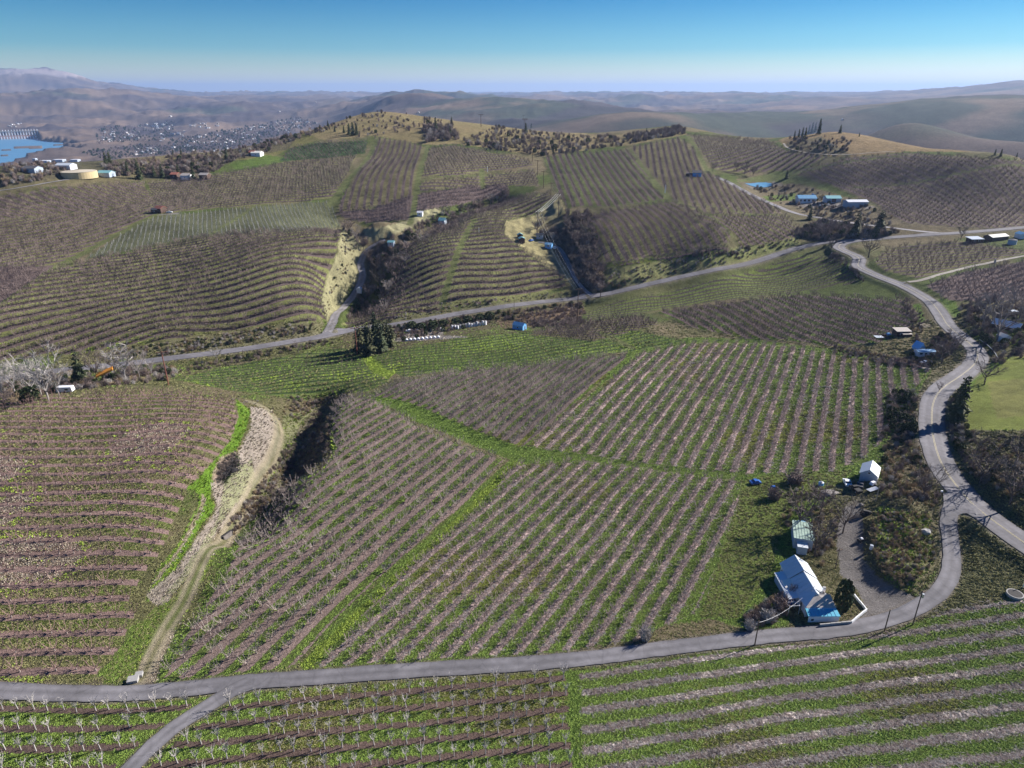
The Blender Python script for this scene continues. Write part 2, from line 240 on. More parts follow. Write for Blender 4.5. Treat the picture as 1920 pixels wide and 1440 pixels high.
# ---------------------------------------------------------------- fields
G_BRIGHT=(.135,.185,.028); G_MID=(.115,.162,.036); G_DARK=(.045,.09,.022); OLIVE=(.16,.155,.065); TAN=(.27,.215,.12); STRAW=(.34,.31,.20)
LITTER=(.40,.30,.275); SOIL=(.15,.105,.09); PURPLE=(.14,.105,.10); GRAVEL=(.235,.215,.21); DARKB=(.06,.05,.045)
FIELDS=[ # name, polygon, guide line, row spacing, tree spacing, tree type, grass, strip, strip share, height
 ('lower field west of the branch lane',[(-260,1318),(0,1314),(150,1317),(300,1313),(395,1305),(402,1312),(370,1332),(310,1370),(255,1415),(190,1475),(150,1600),(-260,1600)],[(-100,1364),(0,1366),(170,1370),(300,1358)],3.4,2.3,0,G_MID,SOIL,.40),
 ('lower field between the branch lane and the grass gap',[(450,1300),(500,1297),(620,1290),(887,1266),(1060,1252),(1065,1300),(1075,1440),(1090,1600),(215,1600),(260,1450),(345,1375),(430,1318)],[(379,1393),(545,1375),(739,1361),(1070,1330)],3.25,2.3,0,G_MID,SOIL,.42),
 ('lower field east of the grass gap',[(1087,1250),(1250,1230),(1406,1208),(1540,1206),(1660,1186),(1780,1143),(1880,1128),(2200,1090),(2300,1600),(1110,1600),(1095,1440)],[(1240,1346),(1594,1289),(1920,1248)],3.5,0,-1,G_MID,LITTER,.37),
 ('knoll orchard',[(-200,748),(0,748),(120,742),(250,737),(330,735),(440,754),(448,780),(430,830),(395,870),(352,915),(340,950),(318,1000),(290,1050),(268,1080),(240,1130),(255,1160),(235,1195),(205,1240),(178,1272),(150,1284),(0,1284),(-250,1284)],[(-300,1018),(0,1015),(150,1012),(310,1018)],4.2,3.0,3,OLIVE,(.27,.185,.165),.42),
 ('old block west of the diagonal grass lane',[(622,765),(645,750),(690,744),(740,772),(800,808),(880,840),(945,862),(890,925),(760,1040),(620,1170),(550,1248),(520,1262),(300,1285),(330,1222),(375,1150),(425,1068),(455,1010),(530,925),(610,880),(630,840),(622,800)],[(500,1255),(620,1130),(900,880)],3.8,3.1,1,(.10,.135,.035),(.25,.185,.165),.55),
 ('old block north of the diagonal grass lane',[(700,742),(740,717),(880,692),(1000,684),(1125,668),(1175,668),(1130,712),(1040,790),(975,838),(930,822),(850,790),(770,755)],[(985,835),(1080,740),(1180,663)],3.6,2.3,1,G_MID,(.17,.13,.12),.6),
 ('upper rows of the main orchard',[(985,835),(1050,785),(1140,712),(1200,662),(1290,643),(1400,643),(1500,651),(1600,672),(1700,684),(1745,692),(1722,722),(1690,762),(1650,832),(1612,862),(1560,884),(1406,888),(1300,880),(1160,862)],[(1406,884),(1488,651)],3.75,2.0,2,G_MID,LITTER,.42),
 ('lower rows of the main orchard',[(965,872),(1100,864),(1250,884),(1392,902),(1378,960),(1345,1060),(1300,1150),(1250,1170),(1200,1200),(1063,1218),(877,1242),(760,1250),(640,1262),(575,1262),(660,1170),(830,1010),(930,915)],[(1063,1212),(1240,970)],3.35,2.0,2,G_MID,LITTER,.40),
 ('west young block',[(330,712),(420,688),(530,668),(640,652),(668,660),(700,700),(735,712),(690,735),(620,742),(560,752),(500,740),(420,730)],[(420,735),(560,722),(700,704)],4.0,1.8,6,(.115,.155,.042),(.055,.085,.03),.38),
 ('hollow young block',[(690,662),(750,655),(880,632),(1000,622),(1120,628),(1200,622),(1290,640),(1180,660),(1130,662),(1000,678),(880,686),(760,708),(720,690)],[(740,690),(880,680),(1000,660),(1110,640)],4.0,1.8,6,(.125,.17,.04),(.06,.09,.03),.38),
 ('small dark block',[(990,628),(1060,606),(1190,593),(1240,606),(1200,618),(1110,640),(1050,632)],[(1010,625),(1120,612),(1230,604)],4.2,2.2,4,OLIVE,PURPLE,.5),
 ('roadside green block',[(1090,590),(1150,566),(1250,548),(1400,508),(1500,478),(1560,484),(1590,502),(1612,530),(1500,548),(1360,562),(1230,582),(1110,600)],[(1110,590),(1250,570),(1400,545),(1560,510)],4.8,2.0,6,(.12,.15,.04),(.09,.075,.06),.45),
 ('slanting block below the highway',[(1230,585),(1330,572),(1500,552),(1700,562),(1725,590),(1712,610),(1660,640),(1560,652),(1490,640),(1400,635),(1300,615)],[(1353,587),(1430,633)],5.2,2.0,4,G_MID,PURPLE,.55),
 ('block east of the highway',[(1640,492),(1652,474),(1700,458),(1800,452),(1920,470),(2050,460),(2050,475),(1920,476),(1830,494),(1720,522),(1660,508)],[(1650,490),(1800,478),(1920,474)],5.0,3.6,4,OLIVE,PURPLE,.5),
 ('dark block east of the farm track',[(1735,535),(1800,512),(1920,490),(2060,470),(2060,570),(1920,562),(1830,565),(1780,562)],[(1740,540),(1850,530),(1920,505)],4.6,2.8,4,PURPLE,PURPLE,.7),
 ('tongue shaped orchard',[(640,608),(700,578),(735,530),(755,478),(805,430),(880,398),(960,372),(1030,362),(1040,372),(1000,402),(948,414),(948,440),(1000,482),(1060,522),(1060,540),(960,562),(850,577),(740,598),(665,622)],[(620,604),(700,590),(760,578),(847,562),(960,553),(1050,536)],5.3,1.9,4,(.165,.17,.07),(.12,.09,.085),.5),
 ('long rows above the county road',[(-300,540),(0,572),(80,514),(150,492),(370,447),(470,434),(640,432),(632,470),(615,520),(603,560),(612,600),(500,612),(300,640),(200,654),(150,662),(0,678),(-300,700)],[(0,603),(167,567),(300,540),(467,512),(617,500)],5.3,1.9,4,(.165,.175,.065),(.12,.09,.085),.5),
 ('dotted block of young vines',[(158,487),(250,424),(290,407),(480,388),(625,376),(628,400),(640,428),(370,444)],[(500,440),(480,385)],2.6,2.6,5,(.115,.12,.065),(.10,.11,.07),.4),
 ('slanting far left block',[(-300,372),(0,368),(130,348),(268,342),(285,372),(200,392),(100,402),(-300,440)],[(60,372),(160,400)],5.5,3,4,OLIVE,PURPLE,.5),
 ('upper left orchard',[(-300,444),(100,404),(202,394),(288,374),(275,342),(400,328),(530,306),(668,292),(650,330),(622,373),(480,384),(290,402),(215,446),(110,498),(0,498),(-300,520)],[(0,455),(150,430),(300,380),(450,358),(640,335)],6.6,2.4,4,(.17,.17,.07),PURPLE,.5),
 ('purple corner block',[(-300,520),(0,500),(105,498),(78,514),(0,568),(-300,560)],[(0,540),(100,500)],3.6,2.4,4,PURPLE,PURPLE,.7),
 ('dark green block under the crest',[(524,302),(545,278),(600,268),(690,264),(684,288),(600,298)],[(530,300),(680,286)],5,3.2,4,(.05,.09,.03),(.06,.07,.04),.4),
 ('brown slope block',[(628,402),(655,345),(690,292),(702,258),(762,266),(800,276),(775,376),(700,388)],[(640,390),(700,270)],5.2,3.4,4,(.165,.15,.075),PURPLE,.4),
 ('block under the hilltop oaks',[(806,278),(850,272),(990,300),(1002,310),(850,330),(792,330)],[(800,328),(1000,308)],6.5,3.2,4,OLIVE,PURPLE,.6),
 ('middle slope block',[(790,342),(1000,318),(1012,350),(955,348),(860,350),(785,358)],[(790,356),(1010,340)],5.2,3.2,4,(.165,.15,.075),PURPLE,.5),
 ('dark purple block',[(624,398),(700,390),(780,364),(870,350),(950,346),(955,366),(905,374),(860,384),(782,396),(765,412),(690,418),(645,408)],[(640,404),(780,390),(940,356)],4.4,2.6,4,PURPLE,PURPLE,.7),
 ('fan shaped block',[(1018,294),(1080,288),(1175,282),(1200,305),(1255,372),(1150,388),(1085,386),(1065,392),(1035,345)],[(1060,290),(1108,385)],5.6,2.8,4,(.12,.14,.05),PURPLE,.5),
 ('curved block',[(1085,418),(1120,398),(1262,378),(1372,440),(1368,456),(1200,486),(1130,494),(1120,460)],[(1130,400),(1190,480)],5.0,2.6,4,OLIVE,PURPLE,.55),
 ('short rows above the road bank',[(1125,496),(1200,489),(1360,460),(1372,468),(1300,480),(1130,503)],[(1125,500),(1370,468)],4.2,2.4,4,G_MID,PURPLE,.45),
 ('hillside block',[(1182,278),(1275,258),(1322,300),(1335,326),(1382,348),(1440,384),(1470,400),(1400,402),(1290,400),(1262,372),(1205,305)],[(1290,395),(1250,262)],5.2,3.2,4,(.165,.15,.075),PURPLE,.5),
 ('diagonal rows block',[(1290,402),(1400,405),(1470,402),(1505,436),(1490,447),(1390,466),(1376,440)],[(1320,405),(1400,460)],5.4,2.6,4,OLIVE,PURPLE,.55),
 ('north hillside block',[(1285,252),(1440,264),(1474,282),(1560,293),(1500,318),(1400,326),(1340,318),(1325,298)],[(1300,300),(1420,270)],6.5,3.4,4,OLIVE,PURPLE,.6),
 ('east hillside block',[(1490,322),(1585,297),(1700,287),(1920,302),(2100,310),(2100,440),(1920,430),(1780,425),(1690,418),(1645,386),(1560,348)],[(1500,325),(1640,385),(1700,415)],5.0,3.6,4,(.15,.125,.08),PURPLE,.5)]
for f in FIELDS:
    pass
# ---------------------------------------------------------------- ground paint
GZ=HZ
PU,PV,PDEP=proj(GX,GY,GZ); vis_d=GD<1400
JU=PU+(vnoise(GX/5,GY/5,71)-.5)*np.clip(700/PDEP,1,7); JV=PV+(vnoise(GX/5,GY/5,72)-.5)*np.clip(500/PDEP,.6,5)
def mixc(c,col,w): 
    w=w[...,None]; return c*(1-w)+np.array(col)*w
n1=vnoise(GX/40,GY/40,1)*.6+vnoise(GX/11,GY/11,2)*.4
COL=np.empty(GX.shape+(3,)); COL[...]=(.12,.115,.055)
COL=mixc(COL,(.085,.11,.032),smooth(.45,.65,n1)); COL=mixc(COL,(.17,.14,.085),smooth(.5,.3,n1))
# far country
fn=fbm(GX/1400,GY/1000,91,5)+.5; fn2=fbm(GX/500,GY/350,92,4)+.5
fc=mixc(COL*0+np.array((.12,.09,.075)),(.06,.07,.05),smooth(.54,.66,fn)); fc=mixc(fc,(.22,.155,.11),smooth(.56,.68,fn2)*.7); fc=mixc(fc,(.055,.045,.055),smooth(.44,.36,fn2)*.7)
wf=smooth(1000,1500,GD); COL=COL*(1-wf[...,None])+fc*wf[...,None]
STR=COL*.8; ROWC=np.zeros(GX.shape); ROWM=np.zeros(GX.shape); SPEC=np.zeros(GX.shape)  # SPEC: litter speckle
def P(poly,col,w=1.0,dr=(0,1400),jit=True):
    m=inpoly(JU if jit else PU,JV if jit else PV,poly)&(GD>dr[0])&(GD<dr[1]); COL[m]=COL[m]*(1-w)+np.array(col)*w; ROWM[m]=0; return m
# broad surfaces
P([(560,240),(700,200),(930,230),(1100,250),(1180,262),(1010,292),(860,270),(800,272),(700,255),(600,262)],(.25,.195,.10),.8)
P([(430,300),(560,240),(600,262),(540,280),(500,300)],(.17,.15,.06),.7)
P([(1040,262),(1180,250),(1270,236),(1290,252),(1180,272),(1080,284)],(.24,.19,.10),.8)
P([(1460,262),(1540,240),(1640,255),(1820,285),(1700,284),(1600,294),(1500,287),(1470,275)],(.24,.17,.09),.9)
P([(1470,270),(1540,256),(1600,292),(1500,287)],(.12,.11,.07),.8)
P([(0,300),(200,300),(400,290),(440,270),(560,250),(540,280),(440,300),(380,330),(130,345),(0,362)],(.10,.085,.06),.75)
P([(250,300),(420,265),(430,275),(330,298),(250,312)],(.2,.17,.09),.8)
P([(0,350),(60,342),(180,322),(270,318),(270,340),(130,345),(0,364)],(.16,.14,.075),.9)
P([(430,308),(500,290),(560,300),(520,306),(450,322)],(.09,.14,.03),.9)
P([(0,560),(0,760),(400,735),(330,715),(420,685),(640,650),(680,640),(1000,625),(1090,590),(1560,470),(1570,440),(1400,470),(1100,548),(640,625),(300,668),(0,700)],(.105,.11,.045),.8)
P([(700,580),(850,580),(1060,545),(1080,556),(860,585),(700,612),(630,625)],(.13,.13,.06),.9)
P([(230,652),(500,612),(610,602),(600,626),(480,648),(320,668),(230,672)],(.15,.14,.08),.9)
P([(640,622),(760,606),(1090,562),(1095,592),(940,612),(760,650),(700,660),(640,648)],(.10,.085,.05),.9)
P([(930,600),(1090,572),(1100,590),(1000,612),(940,616)],(.15,.105,.07),.9)
P([(1125,505),(1300,480),(1380,468),(1500,446),(1510,455),(1400,492),(1250,528),(1120,540)],(.21,.21,.09),.9)
P([(1300,478),(1500,444),(1515,450),(1440,478),(1330,500)],(.18,.20,.07),.7)
P([(1560,425),(1650,400),(1720,425),(1920,425),(1920,445),(1600,450),(1500,455),(1440,385),(1500,400)],(.12,.10,.06),.8)
P([(1380,335),(1500,345),(1640,385),(1690,418),(1640,425),(1500,405),(1440,380),(1395,355)],(.17,.14,.09),.9)
P([(1430,368),(1490,362),(1495,376),(1440,378)],(.12,.17,.04),.9); P([(1380,340),(1470,318),(1540,345),(1560,360),(1500,345)],(.12,.15,.05),.8)
P([(1480,376),(1600,380),(1640,388),(1620,392),(1500,388)],GRAVEL,.8); P([(1395,345),(1450,340),(1470,348),(1410,354)],GRAVEL,.6)
P([(-60,130),(60,128),(140,134),(185,150),(140,143),(60,139),(-60,140)],(.5,.43,.42),.5,(11000,19000),False)
# gully sides
P([(640,425),(690,460),(680,520),(655,540),(640,575),(622,620),(610,600),(600,560),(612,520),(635,470),(620,410)],(.30,.28,.16),.9)
P([(690,455),(740,440),(790,420),(835,392),(800,388),(770,412),(720,425),(680,430)],(.33,.31,.18),.9)
P([(625,405),(660,430),(690,455),(700,470),(690,462),(640,425)],(.09,.075,.06),.9)
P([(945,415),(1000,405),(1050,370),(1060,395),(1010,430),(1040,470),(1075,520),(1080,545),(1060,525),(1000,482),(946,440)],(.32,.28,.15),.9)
P([(1010,430),(1060,430),(1120,470),(1125,540),(1090,555),(1060,500)],(.07,.065,.05),.9)  # ground painted dark for the shade lying in the hollow
P([(1050,395),(1100,395),(1130,398),(1090,425),(1050,420)],(.16,.15,.07),.9)
P([(1240,585),(1330,572),(1420,570),(1400,580),(1300,592)],(.13,.19,.04),.9)
# right side
P([(1560,650),(1700,600),(1760,600),(1790,660),(1750,700),(1680,690),(1590,672)],(.16,.135,.075),.9)
P([(1690,575),(1725,570),(1735,605),(1705,605)],(.12,.2,.035),.9)
P([(1640,488),(1655,475),(1665,490),(1680,512),(1655,505)],(.13,.2,.04),.95)
P([(1750,560),(1790,560),(1800,590),(1780,600),(1765,580)],(.12,.19,.035),.9)
P([(1570,500),(1590,490),(1600,505),(1575,510)],(.14,.21,.04),.9)
P([(1700,690),(1745,700),(1700,760),(1655,870),(1650,900),(1665,930),(1640,960),(1620,1060),(1640,1120),(1720,1110),(1780,1040),(1780,960),(1755,900),(1728,830),(1725,760),(1760,715),(1800,690),(1790,650)],(.17,.15,.09),.9)
P([(1660,760),(1725,740),(1730,860),(1700,900),(1655,900)],(.11,.09,.06),.85)
P([(1640,950),(1740,960),(1750,1060),(1700,1110),(1650,1070)],(.2,.195,.10),.7)
P([(1790,760),(1810,720),(1870,672),(1990,660),(1990,800),(1900,810),(1815,806)],(.17,.18,.045),.95)
P([(1800,760),(1812,722),(1870,674),(1990,662),(1990,800),(1900,808),(1818,804)],(.19,.225,.05),.9); P([(1850,715),(1990,705),(1990,775),(1870,785)],(.23,.20,.08),.5)
P([(1800,720),(1865,675),(1900,668),(1830,712),(1810,760)],(.15,.24,.03),.9)
P([(1800,806),(1990,806),(1990,1040),(1900,985),(1820,920),(1790,870)],(.13,.12,.075),.9)
P([(1790,950),(1920,1050),(1990,1100),(1990,1200),(1880,1120),(1780,1140),(1800,1040)],(.12,.12,.06),.9)
P([(1600,560),(1600,300),(1610,300),(1612,560)],OLIVE,0)
# main orchard headlands and yard
P([(975,838),(930,820),(770,752),(700,738),(690,744),(780,790),(880,832),(955,862),(640,1160),(560,1245),(575,1265),(860,1252),(1063,1220),(1250,1172),(1330,1160),(1400,1180),(1480,1180),(1480,1100),(1500,1000),(1560,930),(1650,850),(1750,690),(1700,680),(1560,655),(1400,635),(1290,632),(1180,655),(1100,750)],(.095,.14,.028),.95)
P([(1390,900),(1500,880),(1600,880),(1560,930),(1480,950),(1440,1080),(1380,1160),(1310,1155),(1380,960)],(.13,.165,.04),.8)
P([(620,755),(612,790),(622,850),(600,885),(640,850),(632,790),(640,760)],(.12,.2,.03),.95)
P([(570,1262),(560,1245),(660,1150),(835,990),(960,865),(985,868),(860,985),(690,1140),(600,1240)],(.14,.19,.03),.8)
P([(560,1240),(300,1288),(330,1220),(400,1100),(440,1010),(500,935),(540,905),(600,882),(560,930),(440,1060)],(.085,.13,.03),.9)
P([(660,655),(700,660),(740,700),(720,715),(690,690)],(.17,.24,.03),.95)
P([(1090,632),(1200,650),(1190,640),(1130,625)],(.17,.23,.03),.9)
P([(740,655),(780,655),(900,680),(860,692),(760,705)],(.14,.21,.03),.6)
P([(700,745),(770,748),(860,795),(960,838),(975,855),(900,838),(780,788)],(.10,.155,.03),.9)
# knoll headland, bank, track, gully
P([(440,748),(470,770),(462,800),(440,850),(400,895),(395,930),(405,950),(385,975),(350,1030),(320,1080),(290,1120),(270,1130),(300,1060),(340,1010),(370,950),(372,925),(350,915),(395,870),(430,820),(448,780)],(.13,.24,.025),.95)
P([(280,1100),(345,1010),(370,960),(380,925),(388,935),(360,1000),(300,1085)],(.30,.23,.18),.9)
P([(470,762),(500,765),(520,790),(525,830),(500,880),(440,960),(400,1010),(350,1075),(310,1140),(285,1130),(275,1115),(330,1065),(390,980),(408,950),(395,905),(445,850),(470,800)],(.34,.29,.25),.95)
P([(420,900),(470,860),(480,900),(410,985),(400,1010),(330,1110),(300,1130),(350,1060),(400,990),(415,950)],(.22,.26,.10),.6)
P([(410,870),(440,845),(450,868),(425,905),(405,900)],(.03,.025,.025),.95)
P([(395,895),(410,860),(440,845),(425,870),(405,905)],(.34,.25,.2),.8)
P([(540,800),(575,770),(618,745),(625,790),(618,840),(560,900),(470,975),(425,1015),(420,1000),(470,940),(530,870)],(.16,.14,.10),.9)
P([(530,780),(570,770),(600,752),(560,800),(540,860),(480,940),(430,1000),(415,1010),(500,900),(528,830)],(.19,.2,.10),.7)
P([(200,1285),(190,1278),(230,1210),(290,1140),(330,1120),(400,1030),(415,1030),(350,1130),(330,1180),(290,1240),(280,1288)],(.12,.17,.035),.95)
P([(255,1285),(265,1235),(310,1180),(330,1185),(300,1240),(290,1288)],(.26,.2,.15),.85)
P([(120,1285),(180,1268),(200,1270),(190,1290)],(.2,.15,.12),.6)
P([(-300,1316),(400,1304),(1065,1252),(1550,1204),(1900,1120),(2300,1060),(2300,1700),(-300,1700)],(.085,.13,.028),.95)
P([(1063,1250),(1090,1248),(1098,1440),(1110,1600),(1080,1600),(1072,1440)],(.075,.12,.022),.95)
P([(1415,1212),(1650,1182),(1720,1165),(1680,1185),(1540,1210),(1420,1225)],(.13,.10,.085),.9)
YARD=[(1570,985),(1586,945),(1612,935),(1620,980),(1620,1050),(1640,1076),(1672,1098),(1722,1120),(1738,1130),(1700,1152),(1640,1170),(1592,1180),(1602,1168),(1627,1143),(1602,1102),(1576,1078),(1568,1020)]
P(YARD,(.20,.185,.18),.97); P([(1590,900),(1660,900),(1640,940),(1590,950),(1540,925)],(.18,.16,.12),.7)
P([(745,630),(830,628),(830,622),(770,622)],GRAVEL,.9); P([(740,628),(860,630),(900,632),(760,640),(735,640)],GRAVEL,.85)
P([(90,705),(200,715),(230,720),(120,735)],(.13,.1,.085),.9)
P([(275,392),(340,392),(335,402),(270,404)],GRAVEL,.8)
# crop rows
NEARTREES=[]
def guide(f):
    g=PL(f[2],3,6); a=g[0]-g[min(3,len(g)-1)]; b=g[-1]-g[-min(4,len(g))]
    a/=np.hypot(*a); b/=np.hypot(*b); return np.vstack([g[0]+a*900,g,g[-1]+b*900])
TP=[]  # x,y,z,type,scale,rot,field,row,depth
for fi,f in enumerate(FIELDS):
    name,poly,gp,sp,ts,tt,gc,sc_,sw=f
    g=guide(f)
    dmax=1300
    m=inpoly(JU,JV,poly)&(GD<dmax)
    d,_=sdist(GX[m],GY[m],g); nz=n1[m]
    d=d+ (vnoise(GX[m]/7,GY[m]/7,5)-.5)*.5
    ROWC[m]=d/sp; ROWM[m]=sw; STR[m]=np.array(sc_)*(.85+.3*vnoise(GX[m]/6,GY[m]/6,8))[:,None]
    SPEC[m]=1.0 if tuple(sc_)==LITTER else 0.3
    base=np.array(gc); v=vnoise(GX[m]/16,GY[m]/16,9)[:,None]
    if tuple(gc)==G_MID: c=base*(1-v*.3)+np.array((.045,.03,0))*smooth(.6,.9,v)
    else: c=base*(.75+.5*v)
    if fi==3: c=np.array((.12,.15,.04))*smooth(.35,.7,v)+np.array((.24,.18,.13))*(1-smooth(.35,.7,v)); 
    COL[m]=c
    if fi==2: STR[m]=np.array((.62,.53,.49))*(.40+.65*smooth(.3,.7,vnoise(GX[m]/9,GY[m]/5,18)))[:,None]
    if tt<0: continue
    # trees on the rows
    pw=np.array([P2(*q)[:2] for q in poly]); dd,_=sdist(pw[:,0],pw[:,1],g); k0,k1=int(dd.min()/sp)-1,int(dd.max()/sp)+1
    gg=resample(g,1.0); tg=np.gradient(gg,axis=0); tg/=np.hypot(tg[:,0],tg[:,1])[:,None]; nn=np.stack([-tg[:,1],tg[:,0]],1)
    for w in range(2):
        nn=np.stack([np.convolve(np.pad(nn[:,i],8,'edge'),np.ones(17)/17,'valid') for i in (0,1)],1)
    nn/=np.hypot(nn[:,0],nn[:,1])[:,None]
    for k in range(k0,k1+1):
        q=resample(gg+nn*k*sp,ts); q=q[RNG.random(len(q))>.06]
        j=RNG.normal(0,.16,(len(q),2)); q=q+j; z=hz(q[:,0],q[:,1]); u,v,dep=proj(q[:,0],q[:,1],z)
        ok=inpoly(u,v,poly)&(np.hypot(q[:,0],q[:,1])<dmax)&(u>-70)&(u<1990)&(v<1500)
        for i in np.nonzero(ok)[0]: TP.append((q[i,0],q[i,1],z[i],tt,RNG.uniform(.8,1.15),RNG.uniform(0,6.28),fi,k,dep[i],u[i],v[i]))
TP=np.array(TP); print('orchard trees',len(TP))
def offroad(x,y,pad,keys=('county','highway','lane','branch','valley_drive','hollow_drive','upper','farm_track')):
    ok=np.ones(len(x),bool)
    for k in keys:
        ln,h=ROAD[k]; a,b=ln.min(0)-6,ln.max(0)+6; m=np.nonzero((x>a[0])&(x<b[0])&(y>a[1])&(y<b[1]))[0]
        if len(m): d,_=sdist(x[m],y[m],ln); ok[m[np.abs(d)<h+pad]]=False
    return ok
GL=[([(385,448),(478,385)],1.6),([(828,575),(850,500),(890,412)],2.6),([(768,420),(782,350),(802,272)],3),([(905,352),(903,318)],3),([(100,504),(200,450),(292,402)],3.2),([(620,384),(655,340),(705,262)],4),([(1180,280),(1262,378)],3),([(1268,376),(1370,400),(1480,405)],1.4),([(1035,343),(1212,340)],1.0),([(1495,324),(1600,302),(1700,290)],3),([(1600,352),(1760,338),(1940,318)],2.2),([(1262,376),(1372,442)],1.6),([(1330,325),(1290,255)],3),([(700,300),(690,390)],0.1),([(1120,622),(1185,652)],2.5),([(800,335),(1000,318)],1.5)]
for pts_,hw_ in GL:
    ln=PL(pts_,2,5); m=near_mask(ln,hw_+2); d,_=sdist(GX[m],GY[m],ln); hw_*=.75; w=1-smooth(hw_*.7,hw_*1.15,np.abs(d)); COL[m]=COL[m]*(1-w[:,None])+np.array((.125,.14,.055))*w[:,None]; ROWM[m]=ROWM[m]*(1-w)
    d,_=sdist(TP[:,0],TP[:,1],ln); TP=TP[np.abs(d)>hw_+.3]
TP=TP[offroad(TP[:,0],TP[:,1],.7)]
# wheel ruts of the grass track
trk=PL([(262,1276),(310,1180),(360,1100),(420,1010),(470,930),(505,870),(523,825),(522,795),(505,770),(465,752)],2,3)
m=near_mask(trk,4); d,_=sdist(GX[m],GY[m],trk); w=np.exp(-((np.abs(d)-.8)/.6)**2)*.9; COL[m]=COL[m]*(1-w[:,None])+np.array((.36,.31,.22))*w[:,None]
w=np.exp(-(d/.5)**2)*.5; COL[m]=COL[m]*(1-w[:,None])+np.array((.13,.15,.05))*w[:,None]
for k in ('county','highway','lane','branch'):   # gravel shoulders
    ln,h=ROAD[k]; m=near_mask(ln,h+3); d,_=sdist(GX[m],GY[m],ln); w=(1-smooth(h+.1,h+(1.3 if k in('county','highway') else .5),np.abs(d)))*.75
    COL[m]=COL[m]*(1-w[:,None])+np.array((.2,.175,.15))*w[:,None]; rm=ROWM[m]; rm[np.abs(d)<h+.7]=0; ROWM[m]=rm
COL[rv&~isl]=(.03,.05,.06)
# ---------------------------------------------------------------- materials
def mat(name,col=(.5,.5,.5),rough=.8,metal=0,noise=.15,scale=3,spec=.3,emit=None):
    m=bpy.data.materials.new(name); m.use_nodes=True; n=m.node_tree.nodes; l=m.node_tree.links; b=n['Principled BSDF']
    b.inputs['Roughness'].default_value=rough; b.inputs['Metallic'].default_value=metal; b.inputs['Specular IOR Level'].default_value=spec
    if noise:
        tc=n.new('ShaderNodeTexCoord'); t=n.new('ShaderNodeTexNoise'); t.inputs['Scale'].default_value=scale; t.inputs['Detail'].default_value=4; l.new(tc.outputs['Object'],t.inputs['Vector'])
        r=n.new('ShaderNodeMapRange'); r.inputs[1].default_value=.3; r.inputs[2].default_value=.7; r.inputs[3].default_value=1-noise; r.inputs[4].default_value=1+noise; l.new(t.outputs[0],r.inputs[0])
        x=n.new('ShaderNodeVectorMath'); x.operation='SCALE'; x.inputs[0].default_value=col[:3]; l.new(r.outputs[0],x.inputs['Scale']); l.new(x.outputs[0],b.inputs['Base Color'])
    else: b.inputs['Base Color'].default_value=(*col,1)
    return m
